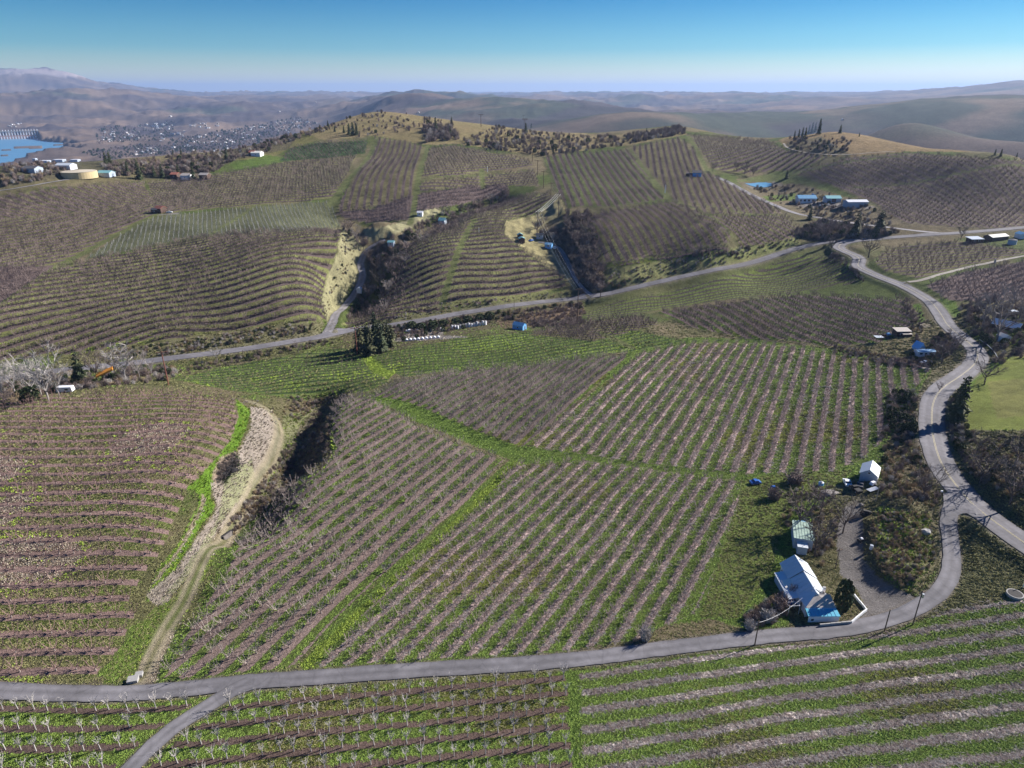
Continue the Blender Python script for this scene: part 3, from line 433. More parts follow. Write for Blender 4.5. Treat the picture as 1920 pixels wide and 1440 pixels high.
def ground_mat(name='ground'):
    m=bpy.data.materials.new(name); m.use_nodes=True; N=m.node_tree.nodes; L=m.node_tree.links; b=N['Principled BSDF']; b.inputs['Roughness'].default_value=.95; b.inputs['Specular IOR Level'].default_value=.1
    def att(nm): a=N.new('ShaderNodeAttribute'); a.attribute_name=nm; return a
    def mth(op,a,b_=None,c=None):
        x=N.new('ShaderNodeMath'); x.operation=op
        for i,v in enumerate((a,b_,c)):
            if v is None: continue
            if isinstance(v,(int,float)): x.inputs[i].default_value=v
            else: L.new(v,x.inputs[i])
        return x.outputs[0]
    def noise(s,d=3,vec=None,rough=.6):
        t=N.new('ShaderNodeTexNoise'); t.inputs['Scale'].default_value=s; t.inputs['Detail'].default_value=d; t.inputs['Roughness'].default_value=rough; L.new(vec or tc.outputs['Object'],t.inputs['Vector']); return t.outputs[0]
    def rng(v,a,b_,c,d):
        r=N.new('ShaderNodeMapRange'); L.new(v,r.inputs[0])
        for i,q in enumerate((a,b_,c,d)): r.inputs[i+1].default_value=q
        return r.outputs[0]
    tc=N.new('ShaderNodeTexCoord'); col=att('Col').outputs['Color']; st=att('Str').outputs['Color']; rc=att('rowc').outputs['Fac']; rm=att('rowm').outputs['Fac']; sp=att('spec').outputs['Fac']
    nA=noise(2.2,5,rough=.7); nB=noise(.22,4); nC=noise(7,3,rough=.75); nD=noise(.03,4)
    f=mth('ABSOLUTE',mth('SUBTRACT',mth('FRACT',mth('ADD',rc,.5)),.5))     # 0 on a tree row, .5 between rows
    f=mth('ADD',f,mth('MULTIPLY',mth('SUBTRACT',nA,.5),.16)); f=mth('ADD',f,mth('MULTIPLY',mth('SUBTRACT',nB,.5),.10))
    hw=mth('MULTIPLY',rm,.5)
    s=N.new('ShaderNodeMapRange'); s.interpolation_type='SMOOTHSTEP'; L.new(f,s.inputs[0]); L.new(mth('SUBTRACT',hw,.03),s.inputs[1]); L.new(mth('ADD',hw,.03),s.inputs[2]); s.inputs[3].default_value=1; s.inputs[4].default_value=0
    on=mth('MULTIPLY',s.outputs[0],rng(rm,.02,.12,0,1))
    # litter speckle
    vor=N.new('ShaderNodeTexVoronoi'); vor.inputs['Scale'].default_value=3.2; L.new(tc.outputs['Object'],vor.inputs['Vector']); vv=N.new('ShaderNodeSeparateColor'); L.new(vor.outputs['Color'],vv.inputs[0])
    lit=rng(vv.outputs[0],0,1,.45,1.55); lit2=mth('ADD',1,mth('MULTIPLY',mth('SUBTRACT',lit,1),sp))
    stc=N.new('ShaderNodeVectorMath'); stc.operation='SCALE'; L.new(st,stc.inputs[0]); L.new(mth('MULTIPLY',lit2,rng(nA,.3,.7,.65,1.35)),stc.inputs['Scale'])
    gcol=N.new('ShaderNodeVectorMath'); gcol.operation='SCALE'; L.new(col,gcol.inputs[0]); L.new(mth('MULTIPLY',mth('MULTIPLY',rng(nC,.3,.7,.55,1.45),rng(nB,.3,.7,.75,1.25)),rng(nD,.3,.7,.85,1.15)),gcol.inputs['Scale'])
    # dead stalks and bare patches in the grass
    hue=N.new('ShaderNodeMix'); hue.data_type='RGBA'; hue.blend_type='MIX'; L.new(rng(nA,.56,.72,0,.5),hue.inputs['Factor']); L.new(gcol.outputs[0],hue.inputs['A']); hue.inputs['B'].default_value=(.16,.13,.075,1)
    mx=N.new('ShaderNodeMix'); mx.data_type='RGBA'; L.new(on,mx.inputs['Factor']); L.new(hue.outputs['Result'],mx.inputs['A']); L.new(stc.outputs[0],mx.inputs['B'])
    L.new(mx.outputs['Result'],b.inputs['Base Color'])
    bp=N.new('ShaderNodeBump'); bp.inputs['Strength'].default_value=1; bp.inputs['Distance'].default_value=.5; L.new(mth('ADD',mth('MULTIPLY',nC,.8),mth('MULTIPLY',nA,1.2)),bp.inputs['Height']); 
    bp2=N.new('ShaderNodeBump'); bp2.inputs['Strength'].default_value=.6; bp2.inputs['Distance'].default_value=1.2; L.new(nB,bp2.inputs['Height']); L.new(bp.outputs[0],bp2.inputs['Normal']); L.new(bp2.outputs[0],b.inputs['Normal'])
    return m
def mesh_np(name,V,Fq,mat_,smooth_=True):
    me=bpy.data.meshes.new(name); V=np.asarray(V,np.float32); Fq=np.asarray(Fq,np.int32); k=Fq.shape[1]
    me.vertices.add(len(V)); me.vertices.foreach_set('co',V.ravel()); me.loops.add(Fq.size); me.loops.foreach_set('vertex_index',Fq.ravel())
    me.polygons.add(len(Fq)); me.polygons.foreach_set('loop_start',np.arange(0,Fq.size,k,dtype=np.int32))
    me.update(calc_edges=True)
    if smooth_: me.polygons.foreach_set('use_smooth',np.ones(len(Fq),bool))
    if mat_: me.materials.append(mat_)
    return me
def link(o,label=None,cat=None,group=None,kind=None,parent=None):
    SC.collection.objects.link(o)
    if label: o['label']=label
    if cat: o['category']=cat
    if group: o['group']=group
    if kind: o['kind']=kind
    if parent: o.parent=parent
    return o
I,J=np.meshgrid(np.arange(na-1),np.arange(nl-1),indexing='ij'); a=(I*nl+J).ravel(); Fq=np.stack([a,a+nl,a+nl+1,a+1],1)[:,::-1]
# split near ground and far hills into two sheets that share their border line
jn=int(np.searchsorted(LD,math.log(1400)))
V=np.stack([GX,GY,HZ],-1).reshape(-1,3)
gm=ground_mat()
def sheet(name,j0,j1,label):
    sub=lambda A:A[:,j0:j1+1]
    n2=j1-j0+1; I,J=np.meshgrid(np.arange(na-1),np.arange(n2-1),indexing='ij'); a=(I*n2+J).ravel(); F=np.stack([a,a+1,a+n2+1,a+n2],1)
    VV=np.stack([sub(GX),sub(GY),sub(HZ)],-1).reshape(-1,3); 
    if j0==0:
        c=len(VV); VV=np.vstack([VV,[[0,0,CAMZ-88]]]); 
    me=mesh_np(name,VV,F,gm)
    pad=lambda A,v: np.concatenate([A,np.full((1,)+A.shape[1:],v)]) if j0==0 else A
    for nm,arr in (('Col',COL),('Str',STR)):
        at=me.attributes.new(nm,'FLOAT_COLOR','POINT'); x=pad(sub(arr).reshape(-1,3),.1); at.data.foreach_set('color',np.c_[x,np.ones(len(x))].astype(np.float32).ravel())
    for nm,arr in (('rowc',ROWC),('rowm',ROWM),('spec',SPEC)):
        at=me.attributes.new(nm,'FLOAT','POINT'); at.data.foreach_set('value',pad(sub(arr).reshape(-1),0).astype(np.float32))
    return link(bpy.data.objects.new(name,me),label,kind='structure')
gnd=sheet('ground',0,jn,'grassy orchard hillsides and grazed slopes around the lanes')
hil=sheet('hills',jn,nl-1,'far rolling hills and the valley floor beyond the ridge')
# ---------------------------------------------------------------- mesh kit
class MB:
    """collects faces for ONE mesh"""
    def __init__(s): s.v=[];s.f=[];s.m=[];s.mats=[]
    def mi(s,m):
        if m not in s.mats: s.mats.append(m)
        return s.mats.index(m)
    def add(s,vs_,fs,m):
        o=len(s.v); s.v+= [tuple(v) for v in vs_]; k=s.mi(m)
        for f in fs: s.f.append([o+i for i in f]); s.m.append(k)
    def box(s,c,size,m,rot=0,top=None):
        cx,cy,cz=c; a,b,h=size[0]/2,size[1]/2,size[2]; ta,tb=(a,b) if top is None else (top[0]/2,top[1]/2); cr,sr=math.cos(rot),math.sin(rot)
        P_=[(-a,-b,0),(a,-b,0),(a,b,0),(-a,b,0),(-ta,-tb,h),(ta,-tb,h),(ta,tb,h),(-ta,tb,h)]
        s.add([(cx+x*cr-y*sr,cy+x*sr+y*cr,cz+z) for x,y,z in P_],[(3,2,1,0),(4,5,6,7),(0,1,5,4),(1,2,6,5),(2,3,7,6),(3,0,4,7)],m)
    def tube(s,p,q,r0,r1,m,n=6,cap=True):
        p=Vector(p);q=Vector(q);d=(q-p); 
        if d.length<1e-6: return
        d.normalize(); a=d.orthogonal().normalized(); b=d.cross(a); vs_=[]
        for c,r in ((p,r0),(q,r1)):
            for i in range(n):
                t=6.28318*i/n; vs_.append(c+a*math.cos(t)*r+b*math.sin(t)*r)
        fs=[(i,(i+1)%n,n+(i+1)%n,n+i) for i in range(n)]
        if cap: fs+= [tuple(range(n-1,-1,-1)),tuple(range(n,2*n))]
        s.add(vs_,fs,m)
    def prism(s,poly,z0,z1,m):
        """upright prism over a plan outline (counter clockwise)"""
        n=len(poly); s.add([(x,y,z0) for x,y in poly]+[(x,y,z1) for x,y in poly],[tuple(range(n-1,-1,-1)),tuple(range(n,2*n))]+[(i,(i+1)%n,n+(i+1)%n,n+i) for i in range(n)],m)
    def slab(s,pts,th,m):
        """a plate with thickness under the given 3-D outline"""
        n=len(pts); s.add(list(pts)+[(x,y,z-th) for x,y,z in pts],[tuple(range(n)),tuple(range(2*n-1,n-1,-1))]+[(i,n+i,n+(i+1)%n,(i+1)%n) for i in range(n)],m)
    def mesh(s,name):
        me=bpy.data.meshes.new(name); me.from_pydata(s.v,[],s.f); 
        for m in s.mats: me.materials.append(m)
        me.polygons.foreach_set('material_index',s.m); me.update(); return me
    def obj(s,name,parent=None,**k):
        return link(bpy.data.objects.new(name,s.mesh(name)),parent=parent,**k)
def root(name,loc,rz=0,label=None,cat=None,group=None):
    o=bpy.data.objects.new(name,None); o.location=loc; o.rotation_euler=(0,0,rz); o.empty_display_size=.5; return link(o,label,cat,group)
def copy_tree(o,parent=None):
    c=o.copy(); SC.collection.objects.link(c)
    if parent: c.parent=parent
    for ch in o.children:
        copy_tree(ch,c)
    return c
# ---------------------------------------------------------------- materials
M={}
def MM(k,*a,**kw): M[k]=mat(k,*a,**kw)
MM('twig_pink',(.34,.265,.245),noise=.25,scale=4); MM('bark_mid',(.31,.26,.235),noise=.3,scale=4); MM('twig_rust',(.24,.155,.14),noise=.3,scale=4); MM('bark_pale',(.41,.38,.36),noise=.25,scale=6); MM('bark_grey',(.26,.225,.21),noise=.3,scale=6); MM('bark_brown',(.13,.10,.09),noise=.3,scale=6); MM('twig_mauve',(.21,.16,.145),noise=.25,scale=4); MM('twig_red',(.27,.15,.14),noise=.25,scale=4); MM('twig_dark',(.155,.125,.11),noise=.3,scale=4)
MM('bark_light',(.27,.225,.205),noise=.3,scale=4); MM('twig_grey',(.25,.205,.185),noise=.3,scale=4); MM('twig_brown',(.15,.105,.095),noise=.3,scale=4); MM('needles',(.055,.072,.03),noise=.45,scale=2.5); MM('needles_olive',(.07,.075,.03),noise=.45,scale=2.5); MM('bush_green',(.05,.07,.025),noise=.4,scale=3); MM('twig_white',(.37,.34,.32),noise=.2,scale=4); MM('twig_straw',(.33,.25,.15),noise=.3,scale=4)
MM('roof_metal',(.62,.66,.70),rough=.35,spec=.6,noise=.06,scale=.8); MM('roof_metal_blue',(.20,.42,.62),rough=.4,spec=.6,noise=.06,scale=.8); MM('wall_white',(.74,.75,.78),noise=.05); MM('wall_bluegrey',(.36,.42,.50),noise=.08); MM('wall_brown',(.11,.07,.055),noise=.2); MM('roof_tan',(.45,.40,.36),noise=.1,rough=.7)
MM('roof_dark',(.10,.10,.11),noise=.15); MM('roof_green',(.32,.42,.36),noise=.2,scale=1.5); MM('roof_teal',(.20,.42,.45),noise=.1); MM('glass',(.03,.04,.05),rough=.1,spec=.8,noise=0); MM('trim_white',(.78,.78,.78),noise=.03); MM('wood_pole',(.15,.10,.075),noise=.25,scale=5); MM('wood_rust',(.26,.10,.07),noise=.2,scale=5)
MM('steel',(.5,.52,.55),rough=.4,metal=.6,noise=.1); MM('white_paint',(.78,.79,.80),rough=.35,spec=.6,noise=.03); MM('black_rubber',(.025,.025,.028),rough=.7,noise=.1); MM('blue_paint',(.03,.12,.42),rough=.4,spec=.5,noise=.08); MM('blue_tarp',(.16,.42,.78),rough=.5,noise=.08); MM('red_paint',(.5,.05,.03),noise=.1); MM('orange_paint',(.80,.33,.05),noise=.08)
MM('concrete',(.34,.33,.32),noise=.15); MM('tank_yellow',(.52,.42,.24),noise=.06,scale=.3); MM('tank_top',(.50,.44,.34),noise=.06); MM('roof_red',(.42,.16,.11),noise=.12); MM('white_sheet',(.70,.71,.76),noise=.08); MM('char',(.03,.027,.027),noise=.4); MM('pink_soil',(.40,.22,.20),noise=.2); MM('plank_pale',(.45,.38,.30),noise=.2); MM('cream_panel',(.80,.76,.68),noise=.04); MM('rust_pink',(.42,.24,.20),noise=.2); MM('wire',(.42,.42,.44),rough=.4,noise=0); MM('vine_post',(.45,.44,.42),noise=.1)
MM('rock',(.2,.18,.17),noise=.3,scale=1.2); MM('marking_yellow',(.5,.44,.28),noise=.2,scale=2); MM('marking_white',(.6,.6,.6),noise=.2,scale=2)
def asphalt(name,col,worn):
    m=bpy.data.materials.new(name); m.use_nodes=True; N=m.node_tree.nodes; L=m.node_tree.links; b=N['Principled BSDF']; b.inputs['Roughness'].default_value=.85; b.inputs['Specular IOR Level'].default_value=.3
    uv=N.new('ShaderNodeUVMap'); sx=N.new('ShaderNodeSeparateXYZ'); L.new(uv.outputs[0],sx.inputs[0])
    r=N.new('ShaderNodeValToRGB'); L.new(sx.outputs[0],r.inputs[0]); e=r.color_ramp.elements; vals=worn
    e[0].position=vals[0][0]; e[0].color=(*[c*vals[0][1] for c in col],1); e[1].position=vals[-1][0]; e[1].color=(*[c*vals[-1][1] for c in col],1)
    for p,k in vals[1:-1]: x=e.new(p); x.color=(*[c*k for c in col],1)
    tc=N.new('ShaderNodeTexCoord'); t=N.new('ShaderNodeTexNoise'); t.inputs['Scale'].default_value=.7; t.inputs['Detail'].default_value=7; t.inputs['Roughness'].default_value=.65; L.new(tc.outputs['Object'],t.inputs['Vector'])
    q=N.new('ShaderNodeMapRange'); q.inputs[1].default_value=.3;q.inputs[2].default_value=.7;q.inputs[3].default_value=.82;q.inputs[4].default_value=1.18; L.new(t.outputs[0],q.inputs[0])
    x=N.new('ShaderNodeVectorMath'); x.operation='SCALE'; L.new(r.outputs[0],x.inputs[0])
    vo=N.new('ShaderNodeTexVoronoi'); vo.feature='DISTANCE_TO_EDGE'; vo.inputs['Scale'].default_value=.22; L.new(tc.outputs['Object'],vo.inputs['Vector']); ck=N.new('ShaderNodeMapRange'); ck.inputs[1].default_value=.0; ck.inputs[2].default_value=.035; ck.inputs[3].default_value=.86; ck.inputs[4].default_value=1; L.new(vo.outputs[0],ck.inputs[0])
    t2=N.new('ShaderNodeTexNoise'); t2.inputs['Scale'].default_value=.09; t2.inputs['Detail'].default_value=3; L.new(tc.outputs['Object'],t2.inputs['Vector']); q2=N.new('ShaderNodeMapRange'); q2.inputs[1].default_value=.46;q2.inputs[2].default_value=.54;q2.inputs[3].default_value=.88;q2.inputs[4].default_value=1.12; L.new(t2.outputs[0],q2.inputs[0])
    m1=N.new('ShaderNodeMath'); m1.operation='MULTIPLY'; L.new(q.outputs[0],m1.inputs[0]); L.new(ck.outputs[0],m1.inputs[1]); m2=N.new('ShaderNodeMath'); m2.operation='MULTIPLY'; L.new(m1.outputs[0],m2.inputs[0]); L.new(q2.outputs[0],m2.inputs[1]); L.new(m2.outputs[0],x.inputs['Scale']); L.new(x.outputs[0],b.inputs['Base Color']); return m
M['asphalt']=asphalt('asphalt',(.15,.143,.155),[(0,.7),(.06,.95),(.2,1.15),(.3,.9),(.5,1.05),(.7,.9),(.8,1.15),(.94,.95),(1,.7)])
M['lane_asphalt']=asphalt('lane_asphalt',(.155,.148,.158),[(0,.75),(.1,1),(.25,1.15),(.5,.85),(.75,1.15),(.9,1),(1,.75)])
M['dirt']=asphalt('dirt',(.30,.27,.23),[(0,.7),(.2,1.1),(.5,.75),(.8,1.1),(1,.7)])
M['gravel_lane']=asphalt('gravel_lane',(.24,.225,.23),[(0,.8),(.2,1.1),(.5,.85),(.8,1.1),(1,.8)])
# ---------------------------------------------------------------- road sheets
def ribbon(name,line,half,m,label,off=.07,cols=7,shift=0,kind='structure',rag=0,z0=None):
    line=np.asarray(line); tg=np.gradient(line,axis=0); tg/=np.hypot(tg[:,0],tg[:,1])[:,None]; nn=np.stack([-tg[:,1],tg[:,0]],1)
    s=np.r_[0,np.cumsum(np.hypot(*np.diff(line,axis=0).T))]; V=[];UVs=[]
    for c in range(cols):
        t=c/(cols-1); o=(t-.5)*2*half+shift
        if rag and c in(0,cols-1): o=o+(vnoise(s/1.3,0*s+c*7,3)-.5)*rag
        p=line+nn*(o[:,None] if np.ndim(o) else o); z=hz(p[:,0],p[:,1])+off+.00022*np.hypot(p[:,0],p[:,1]); V.append(np.c_[p,z]); UVs.append(np.c_[np.full(len(s),t),s/6])
    V=np.stack(V,1); UVs=np.stack(UVs,1); n=len(line); I,J=np.meshgrid(np.arange(n-1),np.arange(cols-1),indexing='ij'); a=(I*cols+J).ravel(); F=np.stack([a,a+cols,a+cols+1,a+1],1)[:,::-1]
    me=mesh_np(name,V.reshape(-1,3),F,m); uv=me.uv_layers.new(name='UVMap'); uv.data.foreach_set('uv',UVs.reshape(-1,2)[F.ravel()].astype(np.float32).ravel())
    return link(bpy.data.objects.new(name,me),label,kind=kind)
ribbon('county_road',ROAD['county'][0],3.0,M['asphalt'],'grey county road crossing the valley below the far orchards',off=.10,rag=.3)
hw,_=ROAD['highway']; ribbon('winding_road',hw,3.35,M['asphalt'],'winding two lane road with a pale centre line',off=.09,rag=.3)
ribbon('lane',ROAD['lane'][0],1.6,M['lane_asphalt'],'narrow paved lane between the lower rows and the main orchard',off=.12,rag=.25)
ribbon('branch_lane',ROAD['branch'][0],1.35,M['lane_asphalt'],'narrow lane branching off to the lower frame edge',off=.135,rag=.25)
for k,h,m,lb in (('upper',2.2,'gravel_lane','farm road climbing past the blue roofed farmstead'),('farm_track',1.1,'dirt','pale farm track between two blocks east of the road'),('valley_drive',2.1,'gravel_lane','gravel drive up the west side valley'),('hollow_drive',1.4,'gravel_lane','drive into the shaded hollow'),('ridge_trail',.9,'dirt','pale trail round the dry hilltop'),('tank_road',1.6,'gravel_lane','gravel road to the yellow tank')):
    ribbon(k if k in('farm_track','ridge_trail','tank_road','valley_drive','hollow_drive') else 'upper_road',ROAD[k][0],h,M[m],lb,off=.06,cols=5,rag=.5)
for sgn in (-1,1): ribbon('road_marking',hw,.05,M['marking_yellow'],'faded yellow centre line of the winding road',off=.115,cols=2,shift=sgn*.13)
hs=ROAD['lane'][0]
# widened mouth where the branch lane leaves, and the apron by the farm drive
def patch(name,pix,m,label,off=.15,n=26):
    pts=np.array([P2(*p)[:2] for p in pix]); pts=resample(chaikin(np.vstack([pts,pts[:1]]),1),1.2)[:-1]
    bm=bmesh.new(); vs_=[bm.verts.new((x,y,0)) for x,y in pts]; bm.faces.new(vs_); bmesh.ops.triangulate(bm,faces=bm.faces[:])
    for _ in range(2):
        bmesh.ops.subdivide_edges(bm,edges=[e for e in bm.edges if e.calc_length()>2.2],cuts=1); bmesh.ops.triangulate(bm,faces=bm.faces[:])
    for v in bm.verts: v.co.z=float(hz(v.co.x,v.co.y))+off
    bmesh.ops.recalc_face_normals(bm,faces=bm.faces[:]); me=bpy.data.meshes.new(name); bm.to_mesh(me); bm.free(); me.materials.append(m)
    uv=me.uv_layers.new(name='UVMap'); uv.data.foreach_set('uv',np.full(len(me.loops)*2,.12,np.float32))
    return link(bpy.data.objects.new(name,me),label,kind='structure')
patch('lane_mouth',[(388,1287),(450,1277),(520,1272),(560,1280),(500,1287),(465,1296),(428,1312),(398,1322),(412,1310),(411,1300)],M['lane_asphalt'],'paved fork where the two lanes part',off=.15)
patch('road_apron',[(1768,925),(1800,925),(1850,968),(1830,965),(1800,962),(1792,975),(1770,985)],M['lane_asphalt'],'paved mouth where the lane meets the road',off=.16)
# water
def poly_sheet(name,x0,x1,y0,y1,z,m,label):
    n=24; X,Y=np.meshgrid(np.linspace(x0,x1,n),np.linspace(y0,y1,n),indexing='ij'); a=(np.arange(n-1)[:,None]*n+np.arange(n-1)[None]).ravel(); F=np.stack([a,a+n,a+n+1,a+1],1)
    return link(bpy.data.objects.new(name,mesh_np(name,np.c_[X.ravel(),Y.ravel(),np.full(n*n,z)],F,m)),label,kind='structure')
wm=bpy.data.materials.new('water'); wm.use_nodes=True; b=wm.node_tree.nodes['Principled BSDF']; b.inputs['Base Color'].default_value=(.10,.26,.42,1); b.inputs['Roughness'].default_value=.35; b.inputs['Specular IOR Level'].default_value=.5
_t=wm.node_tree.nodes.new('ShaderNodeTexNoise'); _t.inputs['Scale'].default_value=.02; _b=wm.node_tree.nodes.new('ShaderNodeBump'); _b.inputs['Distance'].default_value=3; _tc=wm.node_tree.nodes.new('ShaderNodeTexCoord'); wm.node_tree.links.new(_tc.outputs['Object'],_t.inputs['Vector']); wm.node_tree.links.new(_t.outputs[0],_b.inputs['Height']); wm.node_tree.links.new(_b.outputs[0],b.inputs['Normal'])
poly_sheet('river',-4500,-1000,1700,4600,CAMZ-250,wm,'broad blue river with low islands below the dam')
# ---------------------------------------------------------------- haze
hm=bpy.data.materials.new('haze'); hm.use_nodes=True; N=hm.node_tree.nodes; N.clear(); o=N.new('ShaderNodeOutputMaterial'); pv=N.new('ShaderNodeVolumePrincipled'); pv.inputs['Color'].default_value=(.42,.60,.98,1); pv.inputs['Density'].default_value=HAZE; pv.inputs['Anisotropy'].default_value=.2
hm.node_tree.links.new(pv.outputs[0],o.inputs['Volume'])
hb=MB(); ztop=max(float(HZ.max()),CAMZ)+40; hb.box((0,0,CAMZ-260),(99000,99000,ztop-(CAMZ-260)),hm)
hb.obj('haze',label='pale blue haze over the valley and far hills',kind='stuff')
# ---------------------------------------------------------------- bare fruit trees
def twigs(mb,rng,h,spread,nl_,trunk_h,r,mt,ml,nt=4,lean=.15,tw=.018,sides=3,low=.35,mtr=None):
    base=Vector((0,0,-.15)); top=Vector((rng.gauss(0,lean*.4),rng.gauss(0,lean*.4),trunk_h)); (mtr or mb).tube(base,top,r,r*.75,mt,5,False)
    for i in range(nl_):
        a=6.283*(i+rng.uniform(-.3,.3))/nl_; s0=top*rng.uniform(.75,1)
        reach=spread/2*rng.uniform(.7,1.1); hh=h*rng.uniform(.8,1.08); d=Vector((math.cos(a),math.sin(a),0))
        mid=s0+d*reach*.55+Vector((0,0,(hh-s0.z)*low)); end=Vector((s0.x,s0.y,0))+d*reach+Vector((0,0,hh))
        mb.tube(s0,mid,r*.55,r*.36,ml,sides,False); mb.tube(mid,end,r*.36,tw,ml,sides,False)
        for k in range(nt):
            t=rng.uniform(.15,1); p=(s0.lerp(mid,t*2) if t<.5 else mid.lerp(end,t*2-1)); v=Vector((rng.gauss(0,1),rng.gauss(0,1),abs(rng.gauss(.9,.6)))).normalized()*rng.uniform(.3,.7)*h*.32
            mb.tube(p,p+v,tw*1.25,tw*.5,ml,sides,False)
SRC={}   # tree type -> list of (trunk mesh, crown mesh, joined mesh)
def make_type(t,nvar,h,spread,nlimb,th,r,mt,ml,nt,tw,low=.35):
    out=[]
    for i in range(nvar):
        A,B=MB(),MB(); rg=random.Random(t*100+i); twigs(B,rg,h*rg.uniform(.9,1.1),spread,nlimb,th,r,M[mt],M[ml],nt,.15,tw,3,low,A)
        C=MB(); rg=random.Random(t*100+i); twigs(C,rg,h*rg.uniform(.9,1.1),spread,nlimb,th,r,M[mt],M[ml],nt,.15,tw,3,low)
        out.append((A.mesh('trunk'),B.mesh('crown'),C.mesh('orchard_tree')))
    SRC[t]=out
make_type(0,4,2.45,1.2,6,1.25,.095,'bark_pale','bark_pale',8,.018,.5)
make_type(1,4,3.1,3.2,7,.6,.11,'bark_mid','bark_mid',8,.027,.3)
make_type(2,4,2.1,1.7,7,.4,.07,'bark_mid','twig_pink',10,.021,.35)
make_type(3,4,2.7,2.9,6,.55,.12,'bark_mid','twig_rust',9,.027,.28)
make_type(4,4,2.7,2.7,7,.5,.13,'bark_brown','twig_mauve',7,.05,.3)
make_type(6,3,1.5,1.2,4,.5,.05,'bark_brown','twig_dark',3,.035,.4)
vp=MB(); vp.tube((0,0,-.2),(0,0,1.5),.07,.06,M['vine_post'],4); vp.tube((0,0,.5),(.5,0,1.0),.05,.03,M['twig_dark'],3,False); vp.tube((0,0,.5),(-.5,.1,1.0),.05,.03,M['twig_dark'],3,False); SRC[5]=[(None,None,vp.mesh('vine_post'))]
def scatter(name,pts,meshes,label,kind='stuff',keep_rot=True):
    """points (x,y,z,type index,scale,rot) -> one object that instances the plants"""
    pts=np.asarray(pts,float); me=bpy.data.meshes.new(name); me.vertices.add(len(pts)); me.vertices.foreach_set('co',pts[:,:3].astype(np.float32).ravel())
    for nm,c in (('sc',4),('rz',5)): a=me.attributes.new(nm,'FLOAT','POINT'); a.data.foreach_set('value',pts[:,c].astype(np.float32))
    a=me.attributes.new('ty','INT','POINT'); a.data.foreach_set('value',pts[:,3].astype(np.int32))
    ob=link(bpy.data.objects.new(name,me),label,kind=kind)
    ng=bpy.data.node_groups.new(name,'GeometryNodeTree'); ng.interface.new_socket('Geometry',in_out='INPUT',socket_type='NodeSocketGeometry'); ng.interface.new_socket('Geometry',in_out='OUTPUT',socket_type='NodeSocketGeometry')
    N=ng.nodes; L=ng.links; gi=N.new('NodeGroupInput'); go=N.new('NodeGroupOutput'); jn_=N.new('GeometryNodeJoinGeometry')
    def att(nm,dt):
        x=N.new('GeometryNodeInputNamedAttribute'); x.data_type=dt; x.inputs['Name'].default_value=nm; return x.outputs['Attribute']
    ty=att('ty','INT'); scn=att('sc','FLOAT'); rz=att('rz','FLOAT'); cx=N.new('ShaderNodeCombineXYZ'); L.new(rz,cx.inputs[2])
    for i,mesh_ in enumerate(meshes):
        src=bpy.data.objects.new(name+'_source',mesh_); oi=N.new('GeometryNodeObjectInfo'); oi.inputs['Object'].default_value=src; oi.inputs['As Instance'].default_value=True
        cmp_=N.new('FunctionNodeCompare'); cmp_.data_type='INT'; cmp_.operation='EQUAL'; L.new(ty,cmp_.inputs[2]); cmp_.inputs[3].default_value=i
        ip=N.new('GeometryNodeInstanceOnPoints'); L.new(gi.outputs[0],ip.inputs['Points']); L.new(cmp_.outputs[0],ip.inputs['Selection']); L.new(oi.outputs['Geometry'],ip.inputs['Instance']); L.new(cx.outputs[0],ip.inputs['Rotation']); L.new(scn,ip.inputs['Scale']); L.new(ip.outputs[0],jn_.inputs[0])
    L.new(jn_.outputs[0],go.inputs[0]); md=ob.modifiers.new('scatter','NODES'); md.node_group=ng; return ob
# nearest 300 trees are individuals
NUM='zeroth first second third fourth fifth sixth seventh eighth ninth tenth eleventh twelfth thirteenth fourteenth fifteenth sixteenth seventeenth eighteenth nineteenth'.split()
TEN={2:'twenty',3:'thirty',4:'forty',5:'fifty',6:'sixty',7:'seventy',8:'eighty',9:'ninety'}; TENTH={2:'twentieth',3:'thirtieth',4:'fortieth',5:'fiftieth',6:'sixtieth',7:'seventieth',8:'eightieth',9:'ninetieth'}
def nth(n):
    if n<20: return NUM[n]
    if n>=100: return 'hundred-and-'+nth(n-100) if n>100 else 'hundredth'
    return TENTH[n//10] if n%10==0 else TEN[n//10]+'-'+NUM[n%10]
WHERE={0:('bare pale barked orchard tree','left of the branch lane'),1:('bare pale barked orchard tree','right of the branch lane'),3:('bare reddish knoll orchard tree','up from the lane'),4:('bare grey spreading orchard tree','up the old block'),7:('small bare mauve orchard tree','of the main orchard')}
inview=(TP[:,9]>-15)&(TP[:,9]<1935)&(TP[:,10]<1452)&(TP[:,3]!=5)
size=np.where(TP[:,3]==0,2.7,np.where(TP[:,3]==2,2.2,3.0))*TP[:,4]/TP[:,8]; size[~inview]=0
near_i=set(np.argsort(-size)[:300].tolist())
rows={}
for i in np.nonzero(inview)[0]: rows.setdefault((int(TP[i,6]),int(TP[i,7])),[]).append(i)
rowrank={}
for fi in set(k[0] for k in rows):
    ks=sorted([k for k in rows if k[0]==fi],key=lambda k:-np.mean(TP[rows[k],10]) if fi not in(0,1) else np.mean(TP[rows[k],10]))
    for n,k in enumerate(ks): rowrank[k]=n+1
